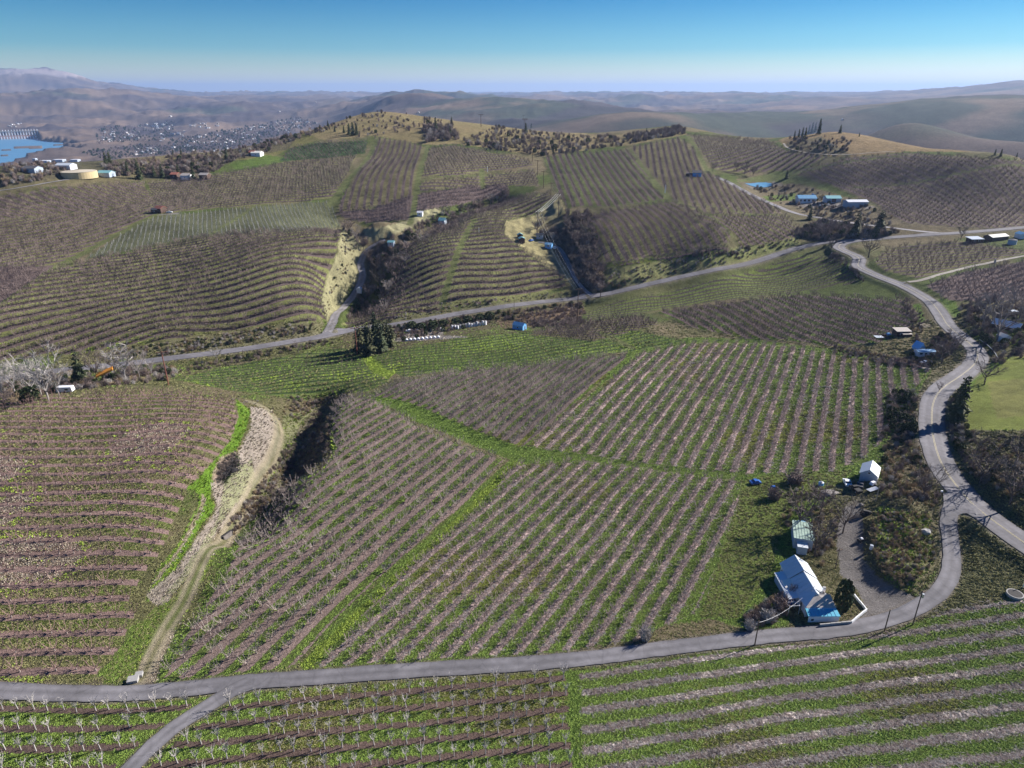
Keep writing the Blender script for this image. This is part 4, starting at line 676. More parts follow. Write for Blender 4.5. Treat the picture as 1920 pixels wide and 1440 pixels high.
for k,ii in rows.items():
    ii.sort(key=lambda i:TP[i,9])
    for n,i in enumerate(ii):
        if i not in near_i: continue
        x,y,z,t,s,rz,fi=TP[i,:7]; t=int(t);fi=int(fi); tr,cr,_=SRC[t][i%len(SRC[t])]
        a,b=WHERE.get(fi,('bare orchard tree','of the block')); rel='below the lane' if fi in(0,1) else 'row'
        if fi in (0,1): lb=f"{a}, {nth(n+1)} along row {nth(rowrank[k])} below the lane {b}"
        else: lb=f"{a}, {nth(n+1)} along the {nth(rowrank[k])} row {b}"
        lb=lb.replace('along row ','along the ').replace(' below the lane',' row below the lane') if fi in(0,1) else lb
        if fi in(0,1): lb=f"bare pale barked tree {nth(n+1)} in the {nth(rowrank[k])} row down, {b}"
        r_=root('orchard_tree',(x,y,z),rz,lb,'fruit tree','bare fruit trees standing in the orchard rows'); r_.scale=(s,s,s)
        for nm,me in (('trunk',tr),('crown',cr)): link(bpy.data.objects.new(nm,me),parent=r_)
rest=np.array([p[:6] for i,p in enumerate(TP) if i not in near_i and p[3] not in(5,6)]); ms=[];
off={}
for t in (0,1,2,3,4): off[t]=len(ms); ms+=[q[2] for q in SRC[t]]
rest[:,3]=[off[int(p[3])]+k%4 for k,p in enumerate(rest)]
scatter('orchard_trees',rest,ms,'countless further bare fruit trees in their rows over all the hillsides')
r6=TP[TP[:,3]==6][:,:6].copy(); r6[:,3]=np.arange(len(r6))%3; scatter('sapling_rows',r6,[q[2] for q in SRC[6]],'rows of young dark saplings in the bright green hollow')
r5=TP[TP[:,3]==5][:,:6].copy(); r5[:,3]=0; scatter('vine_posts',r5,[SRC[5][0][2]],'rows of pale posts with young vines on the green block')
# ---------------------------------------------------------------- larger trees, conifers and shrubs
def pxm(p): return FOC/float(proj(*p)[2])
def at(u,v): p=P2(u,v); return p
def hm_(p,px):   # metres that show px pixels tall standing at p
    s=pxm(p); el=math.atan2(CAMZ-p[2],math.hypot(p[0],p[1])); return px/(s*math.cos(el)/max(.6,math.cos(math.atan2(p[0],p[1])*.0)))
_tc={}
def bare_meshes(col,var,tw):
    k=(col,var,tw)
    if k in _tc: return _tc[k]
    rg=random.Random(hash((col[-3:]=='ite',var))%997+var*31); A,B=MB(),MB(); mt=M[col[0]]; ml=M[col[1]]
    A.tube((0,0,-.04),(0,0,.16),.024,.02,mt,6,False); nL=8
    A.tube((0,0,.15),(rg.gauss(0,.02),rg.gauss(0,.02),.34),.018,.012,mt,5,False)
    for i in range(nL):
        a=6.283*(i+rg.uniform(-.3,.3))/nL; d=Vector((math.cos(a),math.sin(a),0)); s0=Vector((0,0,rg.uniform(.13,.32))); e=d*rg.uniform(.28,.5)+Vector((0,0,rg.uniform(.6,.95))); m=s0.lerp(e,.5)+d*.05
        A.tube(s0,m,.012,.008,mt,4,False); A.tube(m,e,.008,.003,mt,4,False)
        for j in range(8):
            t=rg.uniform(.2,1); p=s0.lerp(m,t*2) if t<.5 else m.lerp(e,t*2-1); v=(d*rg.uniform(-.2,1)+Vector((rg.gauss(0,.6),rg.gauss(0,.6),rg.uniform(.2,1)))).normalized()*rg.uniform(.12,.25); q=p+v
            B.tube(p,q,.007,.0035,ml,3,False)
            for k2 in range(6):
                s1=p.lerp(q,rg.uniform(.3,1)); w=(v.normalized()+Vector((rg.gauss(0,.6),rg.gauss(0,.6),rg.gauss(.1,.5)))).normalized()*rg.uniform(.06,.15); B.tube(s1,s1+w,tw,tw*.4,ml,3,False)
    _tc[k]=(A.mesh('trunk'),B.mesh('crown')); return _tc[k]
def conifer_meshes(mk,var,wide):
    k=(mk,var,wide)
    if k in _tc: return _tc[k]
    rg=random.Random(var*7+3); A,B=MB(),MB(); A.tube((0,0,-.03),(0,0,.95),.022,.004,M['bark_brown'],6,False)
    nt=15
    for t in range(nt):
        z=.08+.88*t/nt; rr=wide*(1-z)**(.8 if mk=='needles' else .55)*rg.uniform(.75,1.1)+.02; n=max(4,int(11*(1-z))+3)
        for i in range(n):
            a=6.283*(i+rg.random())/n; d=Vector((math.cos(a),math.sin(a),0)); L=rr*rg.uniform(.6,1.15); s=Vector((0,0,z+rg.uniform(-.02,.02)))
            e=s+d*L+Vector((0,0,-L*rg.uniform(.05,.4))); b=Vector((-d.y,d.x,0))*L*rg.uniform(.2,.34); mid=s.lerp(e,.55)+Vector((0,0,.02))
            B.add([s,mid+b+Vector((0,0,-.02)),e,mid-b+Vector((0,0,-.02)),mid+Vector((0,0,.012))],[(0,1,4),(1,2,4),(2,3,4),(3,0,4)],M[mk])
            for q in range(3):
                c=s.lerp(e,rg.uniform(.3,1))+Vector((rg.gauss(0,.02),rg.gauss(0,.02),rg.gauss(0,.018))); x=Vector((rg.gauss(0,1),rg.gauss(0,1),rg.gauss(0,.7))).normalized()*.035; y=Vector((rg.gauss(0,1),rg.gauss(0,1),rg.gauss(0,1))).normalized()*.03
                B.add([c-x,c+y,c+x,c-y],[(0,1,2,3)],M[mk])
    _tc[k]=(A.mesh('trunk'),B.mesh('crown')); return _tc[k]
def leafball_meshes(mk,var):
    """dense evergreen or hedge-like crown made of many leaf clumps"""
    k=('ball',mk,var)
    if k in _tc: return _tc[k]
    rg=random.Random(var+50); A,B=MB(),MB(); A.tube((0,0,-.05),(0,0,.5),.04,.02,M['bark_brown'],5,False)
    for i in range(420):
        z=rg.uniform(.03,1); r=.5*math.sqrt(max(0,1-(2*z-1)**4))*(1-.25*z)*rg.uniform(.75,1.08); a=rg.uniform(0,6.283); c=Vector((math.cos(a)*r,math.sin(a)*r,z)); x=Vector((rg.gauss(0,1),rg.gauss(0,1),rg.gauss(0,1))).normalized()*.085; y=x.cross(Vector((rg.gauss(0,1),rg.gauss(0,1),rg.gauss(0,1)))).normalized()*.07
        B.add([c-x,c+y,c+x,c-y],[(0,1,2,3)],M[mk])
    _tc[k]=(A.mesh('trunk'),B.mesh('crown')); return _tc[k]
def shrub_mesh(mk,var,n=70,tw=.012):
    rg=random.Random(var*13+5); B=MB()
    for i in range(n):
        a=rg.uniform(0,6.283); r=rg.uniform(0,.5); p=Vector((math.cos(a)*r*.5,math.sin(a)*r*.5,-.05)); m=p+Vector((math.cos(a)*r*.4,math.sin(a)*r*.4,rg.uniform(.3,.6))); q=m+Vector((rg.gauss(0,.16),rg.gauss(0,.16),rg.uniform(.1,.45)))
        B.tube(p,m,tw*1.3,tw,mk,3,False); B.tube(m,q,tw,tw*.4,mk,3,False)
        for j in range(2):
            w=m.lerp(q,rg.random()); B.tube(w,w+Vector((rg.gauss(0,.13),rg.gauss(0,.13),rg.uniform(0,.2))),tw*.7,tw*.3,mk,3,False)
    return B.mesh('shrub')
KIND={'white':(('twig_white','twig_white'),.0035),'grey':(('bark_grey','bark_grey'),.0035),'mauve':(('bark_brown','twig_mauve'),.0045),'dark':(('bark_brown','twig_dark'),.004),'straw':(('bark_brown','twig_straw'),.004)}
KN={'white':'pale','grey':'grey','mauve':'mauve','dark':'dark','straw':'straw coloured'}
_n=[0]
def plant(u,v,hpx,wpx,kind,label,cat='tree',group=None,name=None):
    p=at(u,v); h=hm_(p,hpx); s=pxm(p); w=wpx/s; _n[0]+=1; var=_n[0]%3
    far=.9 if s>3 else 1.6
    if kind in KIND:
        c,tw=KIND[kind]; A,B=bare_meshes(c,var,tw*(1.0 if s>3 else 1.7)); nm=name or 'bare_tree'; wm_=w*1.0
    elif kind=='conifer' or kind=='pine':
        A,B=conifer_meshes('needles' if kind=='conifer' else 'needles_olive',var,.3 if wpx<hpx*.6 else .42); nm=name or 'conifer'; wm_=w/(.62 if wpx<hpx*.6 else .86)
    else:
        A,B=leafball_meshes(kind,var); nm=name or 'evergreen_bush'; wm_=w
    r=root(nm,tuple(p),random.uniform(0,6.28),label,cat,group); r.scale=(wm_,wm_,h)
    for n2,me in (('trunk',A),('crown',B)): link(bpy.data.objects.new(n2,me),parent=r)
    return r
for a in [ (1497,992,78,74,'dark','dark bare spreading tree on the grass up from the green roofed shed'),(1538,964,60,56,'mauve','bare mauve tree between the gravel heap and the green roofed shed'),(1580,1000,74,66,'dark','dark bare tree leaning over the gravel drive'),
 (1527,1042,84,76,'dark','dark bare tree spreading over the green roofed shed'),(1730,932,60,60,'dark','dark bare tree on the road verge where the lane meets the road'),
 (1838,905,74,84,'dark','large dark bare tree on the right hand slope, nearest the road'),(1893,945,84,90,'dark','largest dark bare tree low on the right hand slope'),(1905,868,60,60,'dark','dark bare tree just under the green meadow edge'),(1832,850,44,42,'dark','low dark bare tree above the road cutting'),
 (1765,682,48,50,'mauve','bare mauve tree beside the blue cabin and the road bend'),(1792,655,36,40,'mauve','small bare mauve tree inside the road bend'),(1846,716,42,56,'dark','rounded dark bare tree on the outer side of the road bend'),
 (1842,612,72,66,'grey','tall grey bare tree beside the road, in front of the dark block'),(1868,640,98,84,'grey','largest grey bare tree, over the small white house'),(1893,590,56,60,'grey','grey bare tree behind the long pale roof'),(1910,600,50,50,'mauve','bare mauve tree at the frame edge past the long pale roof'),(1764,562,24,22,'grey','small grey bare tree by the road below the farm track'),
 (1628,483,44,44,'dark','round dark bare tree inside the hairpin bend'),(1801,450,30,24,'dark','leaning dark bare tree beside the flat roofed house'),(1545,450,44,42,'mauve','bare mauve tree where the roads meet'),(1568,440,30,30,'mauve','smaller bare mauve tree above the road junction'),(1558,470,28,26,'dark','dark bare tree below the hairpin'),
 (92,752,100,72,'white','tallest pale bare poplar behind the knoll orchard'),(62,746,84,60,'white','pale bare poplar left of the tallest one'),(30,742,76,60,'white','pale bare tree nearest the left frame edge'),(112,746,80,44,'white','slender pale bare poplar by the white trailer'),(197,712,42,16,'white','thin leaning pale tree beside the orange boom'),(236,714,76,66,'white','broad pale bare tree right of the orange boom'),(285,702,34,20,'white','slim pale bare tree by the county road'),
 (12,770,52,44,'mauve','bare mauve tree at the left edge behind the knoll'),(34,768,34,22,'straw','straw coloured bare tree behind the knoll orchard'),(182,710,62,52,'dark','brown bare tree beside the dark conifer'),(216,702,48,40,'mauve','bare mauve tree behind the orange boom'),(408,678,30,28,'white','low pale tree standing beside the county road'),(560,660,20,18,'grey','low grey tree under the county road bank'),
 (1336,322,18,14,'dark','small dark bare tree beside the small blue farmhouse'),(1380,322,20,16,'dark','dark bare tree above the farm road top'),(1396,326,22,18,'dark','dark bare tree by the farm road bend'),(1412,330,20,18,'dark','rightmost dark bare tree above the farm ponds'),
 (1760,735,20,18,'mauve','small bare mauve shrub tree at the road edge') ]: plant(*a)
for a in [(5,742,70,56,'white','pale bare tree cut by the left frame edge'),(46,735,66,50,'white','pale bare tree between the two leftmost poplars'),(78,742,76,46,'white','slender pale bare tree just left of the tallest poplar'),(262,708,50,40,'grey','grey bare tree between the broad pale tree and the red brown pole')]: plant(*a)
for a in [(152,712,58,38,'conifer','dark conifer behind the orange boom and pale poplars'),(1793,790,92,44,'pine','tall ragged conifer beside the winding road'),(1603,443,46,24,'pine','tall olive conifer in the dell below the farmstead'),(1648,434,42,28,'pine','broad olive conifer right of its taller neighbour in the dell'),(1518,412,26,14,'conifer','dark conifer beside the farm road bend'),(1475,334,15,10,'conifer','single conifer on the green patch above the ponds')]: plant(*a)
GR=[(676,662,52,30),(694,666,58,32),(714,660,60,32),(732,650,46,28),(705,650,66,24),(686,652,46,28),(722,644,44,28)]
for (u,v,h,w),d in zip(GR,['leftmost dark evergreen of the grove, beside the tall pole','second dark evergreen from the pole in the grove','broad dark evergreen in front of the grove','right hand evergreen of the grove by the gravel yard','tallest pointed evergreen in the middle of the grove','evergreen behind the leftmost ones of the grove','small evergreen at the back of the grove']): plant(u,v,h*1.05,w*1.25,'pine' if h<60 else 'conifer',d,'tree','evergreens of the roadside grove','evergreen_tree')
plant(1578,1140,50,32,'needles','rounded dark cypress beside the white farmhouse wall','shrub',None,'cypress_shrub'); plant(57,752,26,36,'bush_green','round green bush at the foot of the pale poplars','shrub',None,'evergreen_bush')
CF=[(1489,261,16),(1497,259,17),(1504,257,18),(1510,255,16),(1516,252,18),(1522,250,20),(1528,248,19),(1535,252,30)]
for i,(u,v,h) in enumerate(CF): plant(u,v,h,h*.42,'conifer',f'dark conifer on the dry hilltop, {nth(i+1)} from the left in the clump','tree','conifers clumped on the dry hilltop')
for u,v,h,lb in [(1575,250,16,'lone conifer on the bare crest right of the hilltop clump'),(1611,256,8,'small round conifer on the slope right of the hilltop clump'),(817,246,26,'tallest conifer on the dry ridge'),(847,234,15,'pointed conifer on the crest right of the tallest one'),(844,254,18,'conifer just below the pointed crest conifer'),
 (645,249,14,'small conifer left of the trio on the dry hill'),(655,252,21,'left conifer of the trio on the dry hill'),(662,254,25,'middle conifer of the trio on the dry hill'),(669,253,22,'right conifer of the trio on the dry hill'),(628,247,12,'small conifer on the left shoulder of the dry hill'),(615,236,10,'conifer on the crest at the left end of the ridge'),(600,242,9,'low conifer at the left foot of the crest'),
 (485,268,17,'conifer above the cream house on the scrub slope'),(450,272,13,'small conifer on the scrub crest'),(425,298,22,'broad conifer in the scrub left of the cream house'),(325,291,12,'conifer on the crest above the town, left one'),(340,290,13,'conifer on the crest above the town, middle one'),(367,287,11,'conifer on the crest above the town, right one'),
 (199,306,22,'left conifer of the pair above the yellow tank'),(207,308,24,'right conifer of the pair above the yellow tank'),(240,328,26,'conifer right of the teal roofed building'),(262,336,36,'tallest dark conifer among the hillside houses'),(290,331,22,'conifer second right of the tallest hillside one'),(305,333,27,'broad conifer amid the hillside houses'),(335,330,22,'slim conifer right of the broad hillside one'),(363,337,27,'conifer by the last hillside house'),
 (1865,291,12,'conifer on the far right ridge, left one'),(1876,293,14,'conifer on the far right ridge, middle one'),(1906,295,9,'low conifer on the far right ridge'),(986,250,20,'conifer at the pylon gap on the crest'),(996,240,9,'tiny conifer right of the pylon gap'),(1212,250,11,'lone conifer on the crest above the fan shaped block')]:
    plant(u,v,h,h*.5,'conifer',lb,'tree','single conifers along the ridge')
GW=[(735,520,36,36),(712,538,32,30),(692,562,30,28),(728,552,30,30),(708,506,28,28),(748,498,30,32),(764,478,28,30),(792,458,26,30),(820,438,24,28),(776,462,24,26),(702,596,26,24),(722,584,24,24),(846,416,22,26),(870,402,20,24),(895,392,20,24),(920,382,20,24),(941,372,22,24),(882,404,18,20),(655,436,24,26),(668,450,26,26),(682,468,26,26),(692,490,26,26),(836,404,20,24),(760,496,24,28),(800,446,22,26)]
for i,(u,v,h,w) in enumerate(GW): kd=['mauve','dark','mauve','grey'][i%4]; plant(u,v,h,w,kd,f"bare {kd} tree in the west side valley thicket, {'by the county road end' if v>550 else 'beside the gravel drive' if v>470 else 'around the teal cabin' if v>425 else 'at the narrow upper end'}",'tree','bare trees along the west side valley')
GE=[(1085,532,36,34),(1102,512,38,36),(1112,540,34,34),(1096,486,34,34),(1080,462,30,30),(1106,462,32,32),(1072,440,28,30),(1092,420,28,32),(1062,424,22,24),(1118,492,32,32),(1122,520,32,32),(1006,436,22,22),(1016,426,20,20),(1128,548,22,26),(1076,500,26,24),(1100,440,28,30)]
for i,(u,v,h,w) in enumerate(GE): kd=['dark','mauve','dark'][i%3]; plant(u,v,h,w,kd,f"bare {kd} tree of the shaded hollow thicket, {'by the county road' if v>515 else 'beside the hollow drive' if v>475 else 'behind the blue trailer house' if v>438 else 'at the upper rim'}",'tree','bare trees around the shaded hollow')
for i,(u,v) in enumerate([(772,616),(790,619),(812,616),(832,613),(856,609),(878,606),(900,602),(918,598)]): plant(u,v,13,20,'bush_green',f'low green bush, {nth(i+1)} from the grove along the road bank','shrub','green bushes along the road bank')
for u,v,h,w,k,lb in [(1210,1200,24,26,'grey','pale twiggy shrub on the lane edge at the foot of the rows'),(1486,1120,24,24,'mauve','reddish twiggy shrub against the farmhouse porch'),(1462,1145,28,34,'mauve','broad twiggy shrub on the lawn left of the farmhouse'),(1440,1165,24,30,'grey','pale twiggy shrub between the pole and the farmhouse lawn'),(1405,1180,18,24,'grey','low pale shrub just left of the lane pole'),(1450,935,22,30,'mauve','twiggy heap of prunings beside the yard grass'),(1490,905,22,36,'mauve','long twiggy heap of prunings above the yard')]:
    p=at(u,v); r=link(bpy.data.objects.new('shrub',shrub_mesh(M[{'grey':'twig_white','mauve':'twig_mauve'}[k]],int(u)%9,90,.02)),lb,'shrub'); r.location=p; s_=pxm(p); r.scale=(w/s_,w/s_,hm_(p,h))
# scrub and rough grass that nobody could count
def fill(poly,n,drange=(0,1400),smin=.7,smax=1.4):
    a=np.asarray(poly,float); x0,y0=a.min(0);x1,y1=a.max(0); out=[]
    uu=RNG.uniform(x0,x1,n*3); vv=RNG.uniform(y0,y1,n*3); ok=inpoly(uu,vv,a)
    for u,v in zip(uu[ok][:n],vv[ok][:n]):
        p=P2(u,v)
        if drange[0]<math.hypot(p[0],p[1])<drange[1]: out.append((p[0],p[1],p[2],RNG.uniform(smin,smax)))
    return out
SH=[shrub_mesh(M[k],i,34,.022) for i,k in enumerate(['twig_mauve','twig_dark','twig_straw','twig_white'])]+[leafball_meshes('bush_green',1)[1]]
BR=[]
def brush(poly,n,w,smin,smax,dr=(0,1400)):
    ty=RNG.choice(5,size=n*3,p=w)
    for i,(x,y,z,s) in enumerate(fill(poly,n,dr,smin,smax)): BR.append((x,y,z,ty[i],s,RNG.uniform(0,6.28)))
brush([(640,425),(690,455),(740,440),(835,395),(950,362),(955,376),(880,400),(800,432),(750,478),(735,530),(700,580),(650,600),(670,545),(700,510),(690,480),(660,445),(640,430)],400,[.5,.3,0,.1,.1],2,4)
brush([(1010,435),(1060,430),(1060,400),(1110,398),(1120,470),(1135,545),(1100,560),(1080,540),(1070,500),(1045,470)],300,[.4,.45,.05,.05,.05],2,4.5)
brush([(860,268),(930,238),(1000,247),(1110,256),(1180,252),(1190,270),(1100,284),(1020,292),(900,280)],430,[.4,.4,.05,.1,.05],2,4.5)
brush([(790,240),(850,236),(860,262),(800,268)],120,[.5,.4,0,.1,0],3,6); brush([(700,205),(860,228),(700,262),(640,250),(600,240)],110,[.5,.3,0,.1,.1],2,4)
brush([(1170,256),(1275,238),(1290,250),(1190,268)],150,[.4,.5,0,.1,0],3,5)
brush([(400,285),(520,258),(620,230),(640,238),(570,258),(500,285),(430,305),(400,325),(340,330),(200,330),(190,312),(260,300)],800,[.5,.3,.05,.1,.05],2,4.2)
brush([(0,305),(120,300),(140,325),(60,342),(0,350)],220,[.6,.2,.1,.1,0],2,3.6)
brush([(1400,345),(1500,350),(1640,388),(1690,420),(1620,430),(1540,410),(1440,375)],200,[.3,.3,.2,.1,.1],1.5,3); brush([(1480,440),(1540,412),(1640,430),(1700,438),(1620,448),(1540,452)],260,[.4,.4,.05,.05,.1],2,4)
brush([(1470,262),(1530,252),(1600,262),(1590,288),(1500,285)],70,[.3,.5,0,.1,.1],2,4)
brush([(1655,770),(1725,742),(1728,830),(1745,900),(1762,950),(1700,950),(1650,930),(1652,860)],230,[.25,.08,.45,.17,.05],.8,1.9)
brush([(1662,740),(1720,735),(1725,800),(1700,830),(1665,800)],90,[.2,.2,0,.1,.5],1.2,2.4)
brush([(1790,720),(1812,740),(1812,800),(1800,870),(1830,900),(1990,980),(1990,830),(1900,815),(1815,808)],220,[.3,.15,.3,.15,.1],.8,1.7); brush([(1775,730),(1800,735),(1808,860),(1785,850)],80,[.2,.3,0,.1,.4],1.2,2.2)
brush([(1640,960),(1740,960),(1755,1050),(1700,1110),(1650,1070),(1630,1000)],420,[.12,.06,.66,.12,.04],.45,.95)
brush([(1470,900),(1560,920),(1575,1010),(1540,1060),(1490,1010),(1460,960)],110,[.45,.15,.2,.2,0],.7,1.4); brush([(1395,1150),(1470,1110),(1480,1170),(1400,1185)],90,[.6,.1,.1,.2,0],.8,1.4)
brush([(1640,680),(1700,690),(1740,690),(1790,660),(1800,630),(1760,620),(1740,650),(1700,672)],200,[.4,.3,.15,.05,.1],1,2); brush([(1560,648),(1700,675),(1690,690),(1560,662)],160,[.3,.3,.2,.2,0],.7,1.4)
brush([(1800,560),(1920,560),(1990,600),(1990,660),(1880,690),(1810,650),(1790,600)],260,[.4,.4,.05,.05,.1],1.4,3)
brush([(0,700),(260,690),(330,690),(330,712),(120,735),(0,748)],420,[.35,.2,.15,.2,.1],1.2,2.6); brush([(230,655),(500,615),(600,606),(590,622),(300,668),(230,672)],260,[.2,.2,.2,.3,.1],.7,1.6)
brush([(330,690),(600,640),(650,640),(600,650),(340,705)],150,[.3,.4,.1,.1,.1],1,2); brush([(640,622),(760,608),(1090,566),(1095,580),(930,604),(760,640)],420,[.4,.3,.15,.05,.1],1,2.2)
brush([(940,598),(1090,570),(1100,592),(1000,612)],240,[.7,.1,.2,0,0],1,2); brush([(1125,508),(1380,470),(1500,445),(1500,458),(1250,526),(1130,545)],300,[.3,.15,.2,.3,.05],.7,1.6)
brush([(620,560),(680,470),(640,430),(640,480),(600,580),(620,600)],130,[.2,.2,.3,.2,.1],.7,1.4); brush([(700,585),(860,566),(1060,546),(1070,556),(860,585),(700,608)],260,[.2,.2,.3,.3,0],.5,1.1)
brush([(545,830),(600,765),(620,790),(615,850),(540,920),(440,1005),(430,985)],520,[.25,.5,.15,.1,0],.6,1.4)  # extra dark brush added so this shaded gully side looks dark
brush([(545,745),(620,748),(600,760),(560,790),(530,775)],100,[.3,.2,.3,.2,0],.6,1.3)
brush([(380,735),(470,745),(530,770),(520,800),(470,760),(400,745)],60,[.2,.1,.4,.3,0],.4,.8)
brush([(1720,650),(1690,575),(1700,562),(1740,600)],50,[.4,.3,.2,.1,0],1,1.8); brush([(1000,604),(1090,596),(1095,606),(1000,616)],120,[.5,.5,0,0,0],1.2,2.2)
brush([(1560,470),(1600,500),(1620,530),(1580,500),(1555,485)],80,[.4,.4,0,.1,.1],1.2,2.2)
brush([(410,872),(438,850),(446,868),(425,900),(408,900)],150,[.05,.95,0,0,0],.5,.9)
brush([(1290,470),(1430,462),(1380,480),(1300,482)],40,[.6,.3,0,.1,0],1.5,2.6)
BR=np.array(BR); BR=BR[offroad(BR[:,0],BR[:,1],.9)]; scatter('brush',BR,SH,'tangled mauve and brown brush on banks, verges and hilltops')
# grass tufts and prunings close to the camera
def tuft(mk,var,n=9,h=.2):
    rg=random.Random(var); B=MB()
    for i in range(n):
        a=rg.uniform(0,6.28); r=rg.uniform(0,.28); p=Vector((math.cos(a)*r,math.sin(a)*r,-.04)); d=Vector((math.cos(a)*.2,math.sin(a)*.2,h*rg.uniform(.4,.9))); b=Vector((rg.gauss(0,1),rg.gauss(0,1),0)).normalized()*.09
        B.add([p-b,p+b,p+d+b*.5,p+d-b*.5],[(0,1,2,3)],mk)
    return B.mesh('tuft')
for k,c in (('tuft_bright',(.28,.37,.055)),('tuft_mid',(.20,.29,.055)),('tuft_dark',(.085,.14,.035)),('tuft_straw',(.46,.40,.31)),('tuft_olive',(.26,.25,.11))): MM(k,c,noise=.25,scale=.4,rough=.9)
TU=[tuft(M['tuft_bright'],1),tuft(M['tuft_mid'],2),tuft(M['tuft_dark'],3),tuft(M['tuft_straw'],4),tuft(M['tuft_olive'],5)]
TC=np.array([(.15,.21,.03),(.085,.135,.028),(.045,.085,.022),(.32,.28,.17),(.13,.13,.055)])
def stick_mesh(mk,var):
    rg=random.Random(var+9); B=MB()
    for i in range(6):
        a=rg.uniform(0,3.14); p=Vector((rg.gauss(0,.3),rg.gauss(0,.3),.05)); d=Vector((math.cos(a),math.sin(a),rg.uniform(-.1,.3)))*rg.uniform(.15,.45); B.tube(p-d,p+d,.028,.018,mk,3,False)
    return B.mesh('stick')
ns=150000
uu=RNG.uniform(-30,1950,ns); vv=RNG.uniform(600,1460,ns); aa,tt=azt(uu,vv)
jj=np.clip(np.searchsorted(AZ,aa)-1,0,na-2); slp=(HZ-CAMZ)/GD
kk=np.array([np.argmax(slp[j]>=t) for j,t in zip(jj,tt)]); dd_=np.exp(LD[kk]-RNG.uniform(0,1,ns)*(LD[1+10]-LD[10])); x=np.sin(aa)*dd_; y=np.cos(aa)*dd_; z=hz(x,y)
c=COL[jj,kk]; rm=ROWM[jj,kk]; rc=ROWC[jj,kk]; fr=np.abs((rc+.5)%1-.5); onrow=(rm>0)&(fr<rm*.5)
lum=c.sum(1); keep=(dd_<330)&~onrow
for k in ('county','highway','lane','branch'):
    ln,h=ROAD[k]; m=np.nonzero((dd_<340)&keep)[0]; d,_=sdist(x[m],y[m],ln); keep[m[np.abs(d)<h+.15]]=False
uq,vq,_=proj(x,y,z); keep&=~inpoly(uq,vq,YARD); keep&=~inpoly(uq,vq,[(1800,770),(1805,725),(1870,668),(1990,655),(1990,805),(1815,808)]); dt_,_=sdist(x,y,trk); keep&=np.abs(dt_)>1.5; keep&=~inpoly(uq,vq,[(385,1285),(560,1270),(560,1290),(470,1300),(420,1325),(395,1325)])
dist=((c[:,None,:]-TC[None])**2).sum(2)+RNG.uniform(0,.0015,(ns,5)); ty=dist.argmin(1)
sc=RNG.uniform(.6,1.3,ns)*np.clip(dd_/130,.8,2.0)
pts=np.c_[x,y,z,ty,sc,RNG.uniform(0,6.28,ns)][keep]; scatter('grass',pts,TU,'short rough grass between the rows and on the verges'); print('tufts',len(pts))
ST=[stick_mesh(M['twig_white'],1),stick_mesh(M['twig_mauve'],2),stick_mesh(M['twig_dark'],3)]
on=onrow&(dd_<300)&(SPEC[jj,kk]>.9); pts=np.c_[x,y,z,RNG.choice(3,ns,p=[.35,.4,.25]),RNG.uniform(.6,1.3,ns)*np.clip(dd_/130,.8,1.8),RNG.uniform(0,6.28,ns)][on]; scatter('prunings',pts,ST,'pale prunings and leaf litter strewn along the tree rows'); print('sticks',len(pts))
# ---------------------------------------------------------------- buildings
def V3(x,y,z): return (x,y,z)
def gable(r,w,l,he,hr,mw,mr,over=.25,th=.12,windows=(),door=None,trim=None,roofb=None,names=('wall','roof_panel')):
    """walls with two gables, two roof plates; ridge along local Y"""
    a,b=w/2,l/2; B=MB()
    v=[(-a,-b,-.6),(a,-b,-.6),(a,b,-.6),(-a,b,-.6),(-a,-b,he),(a,-b,he),(a,b,he),(-a,b,he),(0,-b,hr-.05),(0,b,hr-.05)]
    B.add(v,[(0,1,5,8,4),(2,3,7,9,6),(1,2,6,5),(3,0,4,7),(3,2,1,0)],mw); B.obj(names[0],r)
    s=(hr-he)/a
    for sg in (-1,1):
        x1=sg*(a+over); z1=he-s*over; P_=[(0,-b-over,hr),(x1,-b-over,z1),(x1,b+over,z1),(0,b+over,hr)]
        if sg<0: P_=P_[::-1]
        Q=MB(); Q.slab([(x+(.004*sg),y,z+.06) for x,y,z in P_],th,roofb if (roofb and sg<0) else mr); Q.obj(names[1],r)
    wins(r,windows,a,b)
    if door:
        side,t,dw,dh=door; D=MB(); place_box(D,side,t,0.0,dw,dh,a,b,M['wood_pole'],.05); D.obj('door',r)
def place_box(Q,side,t,z,w,h,a,b,m,th=.06,out=.03):
    c={'S':(t,-b-out,z),'N':(t,b+out,z),'E':(a+out,t,z),'W':(-a-out,t,z)}[side]; sz=(w,th,h) if side in 'SN' else (th,w,h); Q.box(c,sz,m)
def wins(r,windows,a,b):
    for side,t,z,w,h in windows:
        Q=MB(); place_box(Q,side,t,z,w,h,a,b,M['glass'],.05); f=Q.obj('window',r)
        Q=MB()
        for dz in (-.07,h): place_box(Q,side,t,z+dz,w+.14,.07,a,b,M['trim_white'],.09,.035)
        for dt in (-w/2-.035,w/2+.035): place_box(Q,side,t+dt,z,.07,h,a,b,M['trim_white'],.085,.035)
        Q.obj('window_frame',f)
def flat(r,w,l,h,mw,mr,over=.15,th=.15,slope=0,windows=()):
    a,b=w/2,l/2; B=MB(); B.add([(-a,-b,-.6),(a,-b,-.6),(a,b,-.6),(-a,b,-.6),(-a,-b,h),(a,-b,h),(a,b,h+slope),(-a,b,h+slope)],[(0,1,5,4),(1,2,6,5),(2,3,7,6),(3,0,4,7),(3,2,1,0),(4,5,6,7)],mw); B.obj('wall',r)
    a+=over;b+=over; Q=MB(); Q.slab([(-a,-b,h+th+.01),(a,-b,h+th+.01),(a,b,h+slope+th+.01),(-a,b,h+slope+th+.01)],th,mr); Q.obj('roof',r); wins(r,windows,w/2,l/2)
def site(u,v): return P2(u,v)
